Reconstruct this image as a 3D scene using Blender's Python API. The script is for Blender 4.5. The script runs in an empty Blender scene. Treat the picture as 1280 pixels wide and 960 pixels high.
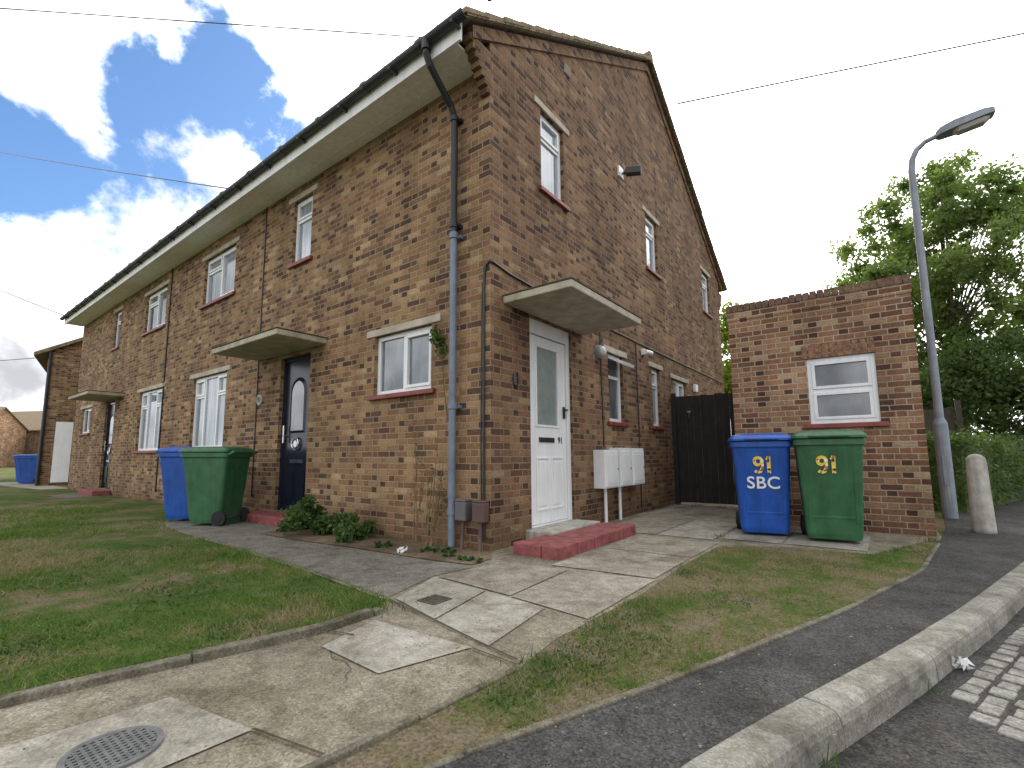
import bpy, math, random
import numpy as np
from mathutils import Vector, Matrix
random.seed(7); rng=np.random.default_rng(11)
scene=bpy.context.scene
COL=bpy.context.collection

# ------------------------------------------------------------------ materials
def newmat(name):
    m=bpy.data.materials.new(name); m.use_nodes=True
    nt=m.node_tree; p=nt.nodes["Principled BSDF"]
    return m,nt,p
def mth(nt,op,a,b=None,c=None,clamp=False):
    n=nt.nodes.new("ShaderNodeMath"); n.operation=op; n.use_clamp=clamp
    for i,v in enumerate((a,b,c)):
        if v is None: continue
        if isinstance(v,bpy.types.NodeSocket): nt.links.new(v,n.inputs[i])
        else: n.inputs[i].default_value=v
    return n.outputs[0]
def ss(nt,v,lo,hi,a=0.0,b=1.0):
    n=nt.nodes.new("ShaderNodeMapRange"); n.interpolation_type='SMOOTHSTEP'
    nt.links.new(v,n.inputs[0]); n.inputs[1].default_value=lo; n.inputs[2].default_value=hi
    n.inputs[3].default_value=a; n.inputs[4].default_value=b
    return n.outputs[0]
def mix(nt,f,a,b,bt='MIX'):
    n=nt.nodes.new("ShaderNodeMix"); n.data_type='RGBA'; n.blend_type=bt
    for i,v in ((0,f),(6,a),(7,b)):
        if isinstance(v,bpy.types.NodeSocket): nt.links.new(v,n.inputs[i])
        else: n.inputs[i].default_value=(v if i==0 else (v[0],v[1],v[2],1))
    return n.outputs[2]
def noise(nt,vec,scale,detail=4,rough=.55,dist=0):
    n=nt.nodes.new("ShaderNodeTexNoise"); nt.links.new(vec,n.inputs["Vector"])
    n.inputs["Scale"].default_value=scale; n.inputs["Detail"].default_value=detail
    n.inputs["Roughness"].default_value=rough; n.inputs["Distortion"].default_value=dist
    return n.outputs[0]
def ramp(nt,f,stops,interp='LINEAR'):
    n=nt.nodes.new("ShaderNodeValToRGB"); nt.links.new(f,n.inputs[0]); cr=n.color_ramp; cr.interpolation=interp
    while len(cr.elements)<len(stops): cr.elements.new(.5)
    for e,(p,c) in zip(cr.elements,stops): e.position=p; e.color=(c[0],c[1],c[2],1)
    return n.outputs[0]
def bump(nt,p,h,strength=.3,dist=.01):
    n=nt.nodes.new("ShaderNodeBump"); nt.links.new(h,n.inputs["Height"])
    n.inputs["Strength"].default_value=strength; n.inputs["Distance"].default_value=dist
    nt.links.new(n.outputs[0],p.inputs["Normal"])
def pos(nt): return nt.nodes.new("ShaderNodeNewGeometry").outputs["Position"]
def simple(name,col,rough=.5,var=.15,scale=6,metal=0,spec=.5,bmp=0,streak=0):
    m,nt,p=newmat(name)
    c=nt.nodes.new("ShaderNodeTexCoord").outputs["Object"]
    n=noise(nt,c,scale,5,.6)
    d=tuple(x*(1-var) for x in col); l=tuple(min(1,x*(1+var)) for x in col)
    cc=ramp(nt,n,[(.3,d),(.7,l)])
    if streak:
        mp=nt.nodes.new("ShaderNodeMapping"); nt.links.new(c,mp.inputs[0]); mp.inputs["Scale"].default_value=(9,9,1.2)
        cc=mix(nt,1.0,cc,ramp(nt,noise(nt,mp.outputs[0],1.5,5,.65),[(.35,(1-streak,)*3),(.6,(1.05,1.04,1.02))]),'MULTIPLY')
    nt.links.new(cc,p.inputs["Base Color"])
    p.inputs["Roughness"].default_value=rough; p.inputs["Metallic"].default_value=metal
    p.inputs["Specular IOR Level"].default_value=spec
    if bmp: bump(nt,p,noise(nt,c,scale*8,3),bmp,.004)
    return m

def brick_mat(name,pal,mortar,stain=1.0,bw=.205,rh=.0675,ml=.0044,mh=.0068):
    m,nt,p=newmat(name)
    uv=nt.nodes.new("ShaderNodeTexCoord").outputs["UV"]
    nn=nt.nodes.new("ShaderNodeTexNoise"); nt.links.new(uv,nn.inputs["Vector"]); nn.inputs["Scale"].default_value=16; nn.inputs["Detail"].default_value=1
    v1=nt.nodes.new("ShaderNodeVectorMath"); v1.operation='SUBTRACT'; nt.links.new(nn.outputs["Color"],v1.inputs[0]); v1.inputs[1].default_value=(.5,.5,.5)
    v2=nt.nodes.new("ShaderNodeVectorMath"); v2.operation='SCALE'; nt.links.new(v1.outputs[0],v2.inputs[0]); v2.inputs["Scale"].default_value=.007
    v3=nt.nodes.new("ShaderNodeVectorMath"); v3.operation='ADD'; nt.links.new(uv,v3.inputs[0]); nt.links.new(v2.outputs[0],v3.inputs[1])
    sep=nt.nodes.new("ShaderNodeSeparateXYZ"); nt.links.new(v3.outputs[0],sep.inputs[0])
    u,v=sep.outputs[0],sep.outputs[1]
    rv=mth(nt,'DIVIDE',v,rh); row=mth(nt,'FLOOR',rv); fz=mth(nt,'SUBTRACT',rv,row)
    per=bw*1.5
    odd=mth(nt,'MULTIPLY',mth(nt,'FLOORED_MODULO',row,2.0),.5)
    uu=mth(nt,'ADD',mth(nt,'DIVIDE',u,per),odd); cell=mth(nt,'FLOOR',uu); fu=mth(nt,'SUBTRACT',uu,cell)
    hd=mth(nt,'GREATER_THAN',fu,.6667)
    idx=mth(nt,'ADD',mth(nt,'MULTIPLY',cell,2.0),hd)
    dx=mth(nt,'MULTIPLY',mth(nt,'MINIMUM',mth(nt,'MINIMUM',fu,mth(nt,'ABSOLUTE',mth(nt,'SUBTRACT',fu,.6667))),mth(nt,'SUBTRACT',1.0,fu)),per)
    dz=mth(nt,'MULTIPLY',mth(nt,'MINIMUM',fz,mth(nt,'SUBTRACT',1.0,fz)),rh)
    d=mth(nt,'MINIMUM',dx,dz)
    mask=ss(nt,d,ml,mh)
    cmb=nt.nodes.new("ShaderNodeCombineXYZ"); nt.links.new(idx,cmb.inputs[0]); nt.links.new(row,cmb.inputs[1])
    wn=nt.nodes.new("ShaderNodeTexWhiteNoise"); wn.noise_dimensions='2D'; nt.links.new(cmb.outputs[0],wn.inputs["Vector"])
    # headers tend to be the darker, harder burnt bricks
    val=mth(nt,'SUBTRACT',wn.outputs["Value"],mth(nt,'MULTIPLY',hd,.13),clamp=True)
    base=ramp(nt,val,pal)
    sm=noise(nt,uv,42,3,.7)
    base=mix(nt,1.0,base,ramp(nt,sm,[(.25,(.55,.53,.51)),(.5,(1,1,1)),(.75,(1.42,1.36,1.26))]),'MULTIPLY')
    mo=mix(nt,sm,tuple(x*.7 for x in mortar),tuple(x*1.25 for x in mortar))
    col=mix(nt,mask,mo,base)
    big=noise(nt,uv,.9,4,.6)
    col=mix(nt,1.0,col,ramp(nt,big,[(.3,(1-.24*stain,1-.25*stain,1-.26*stain)),(.7,(1+.18*stain,1+.17*stain,1+.14*stain))]),'MULTIPLY')
    # vertical rain streaks
    mp=nt.nodes.new("ShaderNodeMapping"); nt.links.new(uv,mp.inputs[0]); mp.inputs["Scale"].default_value=(3.2,.35,1)
    col=mix(nt,1.0,col,ramp(nt,noise(nt,mp.outputs[0],1.0,3,.6),[(.36,(.80,.79,.78)),(.55,(1.03,1.03,1.02))]),'MULTIPLY')
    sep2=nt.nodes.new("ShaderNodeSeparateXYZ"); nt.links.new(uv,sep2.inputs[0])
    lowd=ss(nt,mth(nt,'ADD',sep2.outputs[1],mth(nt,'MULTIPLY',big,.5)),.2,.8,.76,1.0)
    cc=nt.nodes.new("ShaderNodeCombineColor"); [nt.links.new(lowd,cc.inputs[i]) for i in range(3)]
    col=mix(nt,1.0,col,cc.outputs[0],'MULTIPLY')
    nt.links.new(col,p.inputs["Base Color"]); p.inputs["Roughness"].default_value=.9; p.inputs["Specular IOR Level"].default_value=.2
    h=mth(nt,'ADD',mask,mth(nt,'MULTIPLY',wn.outputs["Value"],.3)); bump(nt,p,h,.8,.007)
    return m
M={}
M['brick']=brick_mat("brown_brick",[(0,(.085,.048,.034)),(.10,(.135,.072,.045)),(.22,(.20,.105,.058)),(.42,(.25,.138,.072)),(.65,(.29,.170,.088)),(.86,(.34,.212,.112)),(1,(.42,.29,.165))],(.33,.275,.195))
M['brick_side']=brick_mat("brown_brick_gable_shaded",[(0,(.075,.042,.031)),(.10,(.115,.062,.041)),(.24,(.165,.088,.052)),(.46,(.208,.114,.064)),(.70,(.245,.140,.078)),(.9,(.28,.168,.095)),(1,(.34,.225,.13))],(.265,.215,.155))  # same brick as the front, darkened so the colour carries the gable's shade
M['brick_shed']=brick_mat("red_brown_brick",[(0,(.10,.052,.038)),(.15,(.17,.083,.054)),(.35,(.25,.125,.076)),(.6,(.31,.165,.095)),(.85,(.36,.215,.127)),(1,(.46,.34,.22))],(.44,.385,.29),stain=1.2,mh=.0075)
M['white']=simple("white_plastic",(.80,.81,.82),.3,.05,3,streak=.05)
M['cream']=simple("cream_soffit_board",(.86,.86,.86),.6,.06,2,streak=.10)
M['lintel']=simple("weathered_concrete_lintel",(.43,.38,.30),.9,.25,5,bmp=.3)
M['canopy']=simple("mossy_concrete",(.42,.38,.29),.95,.3,5,bmp=.5)
M['sill']=simple("red_painted_tile",(.22,.045,.036),.5,.3,8)
M['redstep']=simple("red_painted_step",(.24,.066,.062),.8,.45,11,bmp=.5)
M['black']=simple("black_plastic",(.02,.022,.025),.4,.2,4)
M['pipeblack']=simple("black_pipe",(.012,.013,.015),.45,.2,4)
M['darkgrey']=simple("dark_grey_gutter",(.030,.032,.035),.5,.3,4)
M['pipegrey']=simple("grey_painted_pipe",(.17,.205,.27),.45,.2,9,streak=.2)
M['roof']=simple("brown_concrete_tile",(.22,.165,.10),.9,.45,9,bmp=.5)
M['navy']=simple("navy_door_paint",(.010,.014,.026),.22,.15,3)
M['chrome']=simple("brushed_metal",(.6,.6,.6),.25,.05,5,metal=1)
M['blue']=simple("blue_bin_plastic",(.012,.085,.40),.42,.2,7,streak=.25)
M['green']=simple("green_bin_plastic",(.034,.128,.052),.44,.22,7,streak=.28)
M['rubber']=simple("black_rubber",(.015,.015,.015),.8,.2,9)
M['gate']=simple("dark_stained_timber",(.018,.015,.014),.75,.45,6,bmp=.5,streak=.4)
M['timber']=simple("weathered_timber",(.075,.060,.044),.85,.3,5,bmp=.3,streak=.4)
M['lamp']=simple("galvanised_grey_paint",(.25,.28,.32),.5,.2,5,streak=.2)
M['lampbowl']=simple("clear_lamp_bowl",(.5,.5,.46),.2,.05,3)
M['paleconc']=simple("pale_concrete",(.42,.40,.35),.9,.28,9,bmp=.5,streak=.3)
M['meterbrown']=simple("brown_meter_plastic",(.10,.06,.05),.5,.2,4)
M['metergrey']=simple("grey_meter_plastic",(.12,.11,.11),.5,.2,4)
M['iron']=simple("rusty_iron",(.08,.065,.05),.7,.5,30,bmp=.6)
M['irongrey']=simple("grey_iron",(.12,.12,.115),.6,.35,30,bmp=.5)
M['ironhole']=simple("dark_grate_recess",(.03,.029,.027),.9,.35,30)
M['bark']=simple("tree_bark",(.10,.085,.06),.95,.4,12,bmp=.6)
M['stem']=simple("dry_stem",(.19,.12,.06),.9,.3,12)
M['letter']=simple("white_vinyl",(.8,.8,.8),.5,.03,4)
M['litter']=simple("white_paper",(.72,.72,.72),.7,.2,12)

def num_mat():
    m,nt,p=newmat("patterned_yellow_vinyl")
    c=nt.nodes.new("ShaderNodeTexCoord").outputs["Object"]
    v=nt.nodes.new("ShaderNodeTexVoronoi"); nt.links.new(c,v.inputs["Vector"]); v.inputs["Scale"].default_value=40
    s=nt.nodes.new("ShaderNodeSeparateColor"); nt.links.new(v.outputs["Color"],s.inputs[0])
    nt.links.new(ramp(nt,s.outputs[0],[(0,(.85,.55,.05)),(.42,(.85,.68,.2)),(.58,(.8,.8,.78)),(.74,(.45,.14,.03)),(.86,(.02,.05,.12))],'CONSTANT'),p.inputs["Base Color"])
    p.inputs["Roughness"].default_value=.5
    return m
M['num']=num_mat()

def glass_mat(name,a,b,scale=(6,6,1.5),rough=.06):
    m,nt,p=newmat(name)
    c=nt.nodes.new("ShaderNodeTexCoord").outputs["Object"]
    mp=nt.nodes.new("ShaderNodeMapping"); nt.links.new(c,mp.inputs[0]); mp.inputs["Scale"].default_value=scale
    n=noise(nt,mp.outputs[0],1.0,4,.6)
    nt.links.new(ramp(nt,n,[(.35,a),(.62,b)]),p.inputs["Base Color"])  # noise tones painted into the glass colour stand in for interiors and reflections
    p.inputs["Roughness"].default_value=rough; p.inputs["Specular IOR Level"].default_value=1.0
    p.inputs["IOR"].default_value=1.75
    return m
M['glass']=glass_mat("window_glass",(.045,.06,.07),(.17,.20,.225),(3.2,3.2,1.3))
M['glassnet']=glass_mat("glass_with_net_curtain",(.15,.19,.23),(.36,.40,.44),(26,26,1.2))
M['glassdark']=glass_mat("dark_window_glass",(.025,.03,.033),(.09,.105,.11),(4,4,3))  # dark base colour stands in for a darker reflection
M['glassfrost']=glass_mat("obscured_glass",(.17,.22,.21),(.25,.31,.29),(8,8,8),.3)

def concrete_ground(name,a,b,c,speck=.5,cracks=False,bs=.5,big=1.3):
    m,nt,p=newmat(name); P=pos(nt)
    n1=noise(nt,P,big,5,.62,.6); n2=noise(nt,P,11,4,.65)
    base=ramp(nt,n1,[(.3,a),(.5,b),(.72,c)])
    base=mix(nt,1.0,base,ramp(nt,n2,[(.25,(.66,.65,.63)),(.5,(1,1,1)),(.75,(1.22,1.21,1.18))]),'MULTIPLY')
    base=mix(nt,1.0,base,ramp(nt,noise(nt,P,3.7,4,.7,.8),[(.36,(.74,.72,.67)),(.52,(1.02,1.02,1.02))]),'MULTIPLY')
    v=nt.nodes.new("ShaderNodeTexVoronoi"); nt.links.new(P,v.inputs["Vector"]); v.inputs["Scale"].default_value=135
    s=nt.nodes.new("ShaderNodeSeparateColor"); nt.links.new(v.outputs["Color"],s.inputs[0])
    base=mix(nt,speck,base,ramp(nt,s.outputs[0],[(0,(.35,.33,.30)),(.35,(.85,.84,.82)),(.7,(1.1,1.08,1.05)),(1,(1.75,1.7,1.6))]),'MULTIPLY')
    hh=mth(nt,'ADD',n2,mth(nt,'MULTIPLY',s.outputs[1],.4))
    if cracks:
        w=nt.nodes.new("ShaderNodeVectorMath"); w.operation='ADD'
        nn=nt.nodes.new("ShaderNodeTexNoise"); nt.links.new(P,nn.inputs["Vector"]); nn.inputs["Scale"].default_value=2.5; nn.inputs["Detail"].default_value=4
        sc=nt.nodes.new("ShaderNodeVectorMath"); sc.operation='SCALE'; nt.links.new(nn.outputs["Color"],sc.inputs[0]); sc.inputs["Scale"].default_value=.3
        nt.links.new(P,w.inputs[0]); nt.links.new(sc.outputs[0],w.inputs[1])
        ve=nt.nodes.new("ShaderNodeTexVoronoi"); ve.feature='DISTANCE_TO_EDGE'; nt.links.new(w.outputs[0],ve.inputs["Vector"]); ve.inputs["Scale"].default_value=.62
        ck=mth(nt,'MAXIMUM',ss(nt,ve.outputs["Distance"],.0008,.003),ss(nt,n1,.46,.50))
        base=mix(nt,ck,(.09,.08,.06),base)
    nt.links.new(base,p.inputs["Base Color"]); p.inputs["Roughness"].default_value=.93; p.inputs["Specular IOR Level"].default_value=.2
    bump(nt,p,hh,bs,.005)
    return m
M['paving']=concrete_ground("old_concrete_paving",(.135,.116,.085),(.225,.20,.152),(.32,.29,.235),.55,True)
M['slab']=concrete_ground("pale_concrete_slab",(.23,.213,.173),(.32,.30,.255),(.40,.38,.33),.35,False,.4)
M['slab2']=concrete_ground("aged_concrete_slab",(.18,.16,.122),(.265,.242,.195),(.35,.322,.27),.45,False,.4,2.0)
M['joint']=concrete_ground("mossy_joint",(.05,.045,.03),(.08,.07,.045),(.10,.10,.05),.4)
M['tarpath']=concrete_ground("worn_tarmac_path",(.12,.112,.095),(.17,.16,.138),(.22,.207,.18),.6,True)
M['asphalt']=concrete_ground("dark_asphalt",(.042,.042,.042),(.060,.059,.058),(.082,.080,.076),.85,False)
M['road']=concrete_ground("road_asphalt",(.038,.038,.037),(.056,.055,.053),(.085,.082,.076),.85,False)
M['kerb']=concrete_ground("kerb_concrete",(.17,.163,.142),(.245,.234,.206),(.32,.308,.278),.4,False,.3,3.5)
M['edging']=concrete_ground("mossy_edging",(.08,.073,.048),(.15,.136,.104),(.23,.21,.172),.5,False,.6,4)
M['sett']=concrete_ground("granite_sett",(.15,.145,.13),(.235,.228,.21),(.33,.32,.295),.5,False,.4,6)
M['soil']=concrete_ground("dry_soil",(.08,.057,.036),(.15,.11,.072),(.23,.178,.122),.6,False)

def grass_color(nt,P,dark=1.0,off=0.0):
    n1=noise(nt,P,.95,4,.6); n2=noise(nt,P,5.5,4,.7); n3=noise(nt,P,70,3,.65)
    k=mth(nt,'ADD',mth(nt,'ADD',mth(nt,'MULTIPLY',n1,.6),mth(nt,'MULTIPLY',n2,.4)),off)
    g=ramp(nt,k,[(.36,(.058,.110,.020)),(.45,(.092,.148,.030)),(.51,(.145,.162,.054)),(.56,(.225,.185,.105)),(.62,(.255,.205,.14))])
    return mix(nt,1.0,g,ramp(nt,n3,[(.3,(.5*dark,)*3),(.7,(1.4*dark,)*3)]),'MULTIPLY'),n3
def grass_ground(name,off):
    m,nt,p=newmat(name); P=pos(nt); c,n3=grass_color(nt,P,.9,off)
    nt.links.new(c,p.inputs["Base Color"]); p.inputs["Roughness"].default_value=1; p.inputs["Specular IOR Level"].default_value=.1
    bump(nt,p,n3,1.0,.03); return m
M['lawn']=grass_ground("lawn_ground",.005); M['verge']=grass_ground("dry_verge_ground",.07)
def leaf_mat(name,a,b,c,trans=.4,scale=.8,grass=False,off=0,gain=1.2):
    m,nt,p=newmat(name); P=pos(nt)
    if grass: col,_=grass_color(nt,P,gain,off)
    else:
        n=mth(nt,'ADD',mth(nt,'MULTIPLY',noise(nt,P,scale,2),.6),mth(nt,'MULTIPLY',noise(nt,P,22,1),.4))
        col=ramp(nt,n,[(.36,a),(.5,b),(.64,c)])
    nt.links.new(col,p.inputs["Base Color"]); p.inputs["Roughness"].default_value=.6; p.inputs["Specular IOR Level"].default_value=.25
    t=nt.nodes.new("ShaderNodeBsdfTranslucent"); nt.links.new(mix(nt,1.0,col,(1.5,1.7,.8),'MULTIPLY'),t.inputs[0])
    ms=nt.nodes.new("ShaderNodeMixShader"); ms.inputs[0].default_value=trans
    nt.links.new(p.outputs[0],ms.inputs[1]); nt.links.new(t.outputs[0],ms.inputs[2])
    nt.links.new(ms.outputs[0],nt.nodes["Material Output"].inputs[0])
    return m
M['leaf']=leaf_mat("tree_leaf",(.09,.13,.045),(.14,.185,.065),(.22,.265,.105),.5)
M['leafdark']=leaf_mat("dark_tree_leaf",(.06,.09,.032),(.085,.125,.042),(.13,.18,.065),.4)
M['leafyellow']=leaf_mat("yellow_green_leaf",(.11,.14,.02),(.19,.23,.03),(.28,.32,.05),.45)
M['hedge']=leaf_mat("hedge_leaf",(.045,.075,.022),(.08,.125,.034),(.15,.19,.06),.3,2.5)
M['weed']=leaf_mat("weed_leaf",(.03,.06,.018),(.06,.11,.028),(.11,.16,.05),.3,5)
M['blade']=leaf_mat("grass_blade",None,None,None,.3,grass=True,off=-.01)
M['bladedry']=leaf_mat("dry_grass_blade",None,None,None,.3,grass=True,off=.012)

# ------------------------------------------------------------------ mesh builder
W={}
class MB:
    def __init__(s): s.v=[]; s.f=[]
    def add(s,vs,fs):
        o=len(s.v); s.v+= [tuple(v) for v in vs]; s.f+=[tuple(i+o for i in f) for f in fs]
    def poly(s,pts): s.add(pts,[tuple(range(len(pts)))])
    def box(s,x0,x1,y0,y1,z0,z1):
        x0,x1=min(x0,x1),max(x0,x1); y0,y1=min(y0,y1),max(y0,y1); z0,z1=min(z0,z1),max(z0,z1)
        s.add([(x0,y0,z0),(x1,y0,z0),(x1,y1,z0),(x0,y1,z0),(x0,y0,z1),(x1,y0,z1),(x1,y1,z1),(x0,y1,z1)],
              [(0,3,2,1),(4,5,6,7),(0,1,5,4),(1,2,6,5),(2,3,7,6),(3,0,4,7)])
    def obox(s,c,ax,h):
        c=Vector(c); a=[Vector(q).normalized()*hh for q,hh in zip(ax,h)]
        vs=[c+a[0]*i+a[1]*j+a[2]*k for k in(-1,1) for (i,j) in((-1,-1),(1,-1),(1,1),(-1,1))]
        s.add(vs,[(0,3,2,1),(4,5,6,7),(0,1,5,4),(1,2,6,5),(2,3,7,6),(3,0,4,7)])
    def prism(s,pts,z0,z1):
        n=len(pts); s.add([(x,y,z0) for x,y in pts]+[(x,y,z1) for x,y in pts],
            [tuple(range(n))[::-1],tuple(range(n,2*n))]+[(i,(i+1)%n,n+(i+1)%n,n+i) for i in range(n)])
    def loft(s,rings,cap=True):
        n=len(rings[0]); o=len(s.v)
        for r in rings: s.v+=[tuple(p) for p in r]
        for k in range(len(rings)-1):
            for i in range(n): s.f.append((o+k*n+i,o+k*n+(i+1)%n,o+(k+1)*n+(i+1)%n,o+(k+1)*n+i))
        if cap:
            s.f.append(tuple(o+i for i in range(n))[::-1]); s.f.append(tuple(o+(len(rings)-1)*n+i for i in range(n)))
    def tube(s,path,r,n=8,cap=True):
        P=[Vector(p) for p in path]; R=r if isinstance(r,(list,tuple)) else [r]*len(P); rings=[]
        for i,p in enumerate(P):
            t=(P[min(i+1,len(P)-1)]-P[max(i-1,0)]).normalized()
            a=t.orthogonal().normalized() if i==0 else (a-t*a.dot(t)).normalized()
            b=t.cross(a); rings.append([p+(a*math.cos(2*math.pi*k/n)+b*math.sin(2*math.pi*k/n))*R[i] for k in range(n)])
        s.loft(rings,cap)
def make(mb,name,mat,parent=None,origin=None,smooth=False,bevel=0,label=None,cat=None,kind=None,group=None):
    v=np.array(mb.v,dtype=float)
    if origin is None: origin=((v[:,0].min()+v[:,0].max())/2,(v[:,1].min()+v[:,1].max())/2,v[:,2].min())
    o=Vector(origin); me=bpy.data.meshes.new(name)
    me.from_pydata([tuple(p) for p in (v-np.array(origin))],[],mb.f); me.update()
    uvl=me.uv_layers.new(name="UVMap")
    nl=len(me.loops); vi=np.empty(nl,dtype=np.int32); me.loops.foreach_get("vertex_index",vi)
    fn=np.empty(len(me.polygons)*3); me.polygons.foreach_get("normal",fn); fn=fn.reshape(-1,3)
    lt=np.empty(len(me.polygons),dtype=np.int32); me.polygons.foreach_get("loop_total",lt)
    ln=np.abs(np.repeat(fn,lt,axis=0)); pw=v[vi]
    uv=np.stack([pw[:,0],pw[:,2]],1)
    mx=(ln[:,0]>ln[:,1])&(ln[:,0]>=ln[:,2]*.9); uv[mx]=pw[mx][:,[1,2]]
    mz=(ln[:,2]>.75); uv[mz]=pw[mz][:,[0,1]]
    uvl.data.foreach_set("uv",uv.ravel())
    if smooth: me.polygons.foreach_set("use_smooth",[True]*len(me.polygons))
    me.materials.append(mat)
    ob=bpy.data.objects.new(name,me); COL.objects.link(ob)
    place(ob,o,parent)
    if bevel:
        b=ob.modifiers.new("bevel","BEVEL"); b.width=bevel; b.segments=2; b.limit_method='ANGLE'
    tag(ob,label,cat,kind,group); return ob
def place(ob,o,parent):
    o=Vector(o); W[ob.name]=o
    if parent: ob.parent=parent; ob.location=o-W[parent.name]
    else: ob.location=o
def tag(ob,label,cat,kind=None,group=None):
    if label: ob["label"]=label
    if cat: ob["category"]=cat
    if kind: ob["kind"]=kind
    if group: ob["group"]=group
def empty(name,o=(0,0,0),parent=None,label=None,cat=None,group=None):
    e=bpy.data.objects.new(name,None); e.empty_display_size=.2; COL.objects.link(e); place(e,o,parent); tag(e,label,cat,None,group); return e
def text(body,size,org,ux,uy,mat,name,parent,ext=.003,bold=.012):
    c=bpy.data.curves.new("lettering","FONT"); c.body=body; c.size=size; c.extrude=ext; c.align_x='CENTER'; c.align_y='CENTER'; c.offset=size*bold; c.space_character=1.05
    t=bpy.data.objects.new("lettering",c); COL.objects.link(t)
    dg=bpy.context.evaluated_depsgraph_get(); dg.update()
    me=bpy.data.meshes.new_from_object(t.evaluated_get(dg)); bpy.data.objects.remove(t)
    ux=Vector(ux).normalized(); uy=Vector(uy).normalized(); uz=ux.cross(uy)
    for v in me.vertices: v.co=ux*v.co.x+uy*v.co.y+uz*v.co.z
    me.materials.clear(); me.materials.append(mat)
    ob=bpy.data.objects.new(name,me); COL.objects.link(ob); place(ob,org,parent); return ob
def ribbon(mb,pts,w,org,ux,uy,d=.004):
    ux=Vector(ux).normalized(); uy=Vector(uy).normalized(); uz=ux.cross(uy); org=Vector(org); n=len(pts); L=[];R=[]
    for i in range(n):
        a=Vector(pts[max(i-1,0)]); b=Vector(pts[min(i+1,n-1)]); t=(b-a).normalized(); q=Vector((-t.y,t.x))*w/2; p=Vector(pts[i]); L.append(p+q); R.append(p-q)
    f=lambda p,h: org+ux*p.x+uy*p.y+uz*h
    rings=[[f(L[i],0),f(R[i],0),f(R[i],d),f(L[i],d)] for i in range(n)]; mb.loft(rings)
def sticker91(size,org,ux,uy,parent):
    s=size; mb=MB(); c=(-.27*s,.2*s); r=(.20*s,.21*s)
    loop=[(c[0]+r[0]*math.cos(a),c[1]+r[1]*math.sin(a)) for a in [math.radians(-5+i*18) for i in range(21)]]
    ribbon(mb,loop,.17*s,org,ux,uy,.004)
    tail=[(c[0]+r[0],c[1]+.05*s),(c[0]+r[0],c[1]-.15*s),(c[0]+r[0]*.95,c[1]-.40*s),(c[0]+r[0]*.5,c[1]-.60*s),(c[0]-r[0]*.25,c[1]-.64*s),(c[0]-r[0]*.9,c[1]-.55*s)]
    ribbon(mb,tail,.165*s,org,ux,uy,.005)
    ribbon(mb,[(.27*s,.49*s),(.27*s,-.49*s)],.19*s,org,ux,uy,.004); ribbon(mb,[(.29*s,.40*s),(.13*s,.30*s)],.12*s,org,ux,uy,.005)
    make(mb,"number_marking",M['num'],parent,org)

def wbox(mb,axis,plane,u0,u1,z0,z1,d0,d1):
    if axis=='x': mb.box(u0,u1,plane+d0,plane+d1,z0,z1)
    else: mb.box(plane-d1,plane-d0,u0,u1,z0,z1)
def wp(axis,plane,u,z,d=0): return (u,plane+d,z) if axis=='x' else (plane-d,u,z)
def wall_face(mb,axis,plane,u0,u1,z0,z1,ops,rev=.11):
    us=sorted({u0,u1}|{o[0] for o in ops}|{o[1] for o in ops}); zs=sorted({z0,z1}|{o[2] for o in ops}|{o[3] for o in ops})
    for a,b in zip(us,us[1:]):
        for c,d in zip(zs,zs[1:]):
            mu,mz=(a+b)/2,(c+d)/2
            if any(o[0]<mu<o[1] and o[2]<mz<o[3] for o in ops): continue
            mb.poly([wp(axis,plane,a,c),wp(axis,plane,b,c),wp(axis,plane,b,d),wp(axis,plane,a,d)])
    for (a,b,c,d) in ops:
        for (p,q) in (((a,c),(a,d)),((a,d),(b,d)),((b,d),(b,c)),((b,c),(a,c))):
            mb.poly([wp(axis,plane,*p),wp(axis,plane,*q),wp(axis,plane,*q,rev),wp(axis,plane,*p,rev)])

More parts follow.
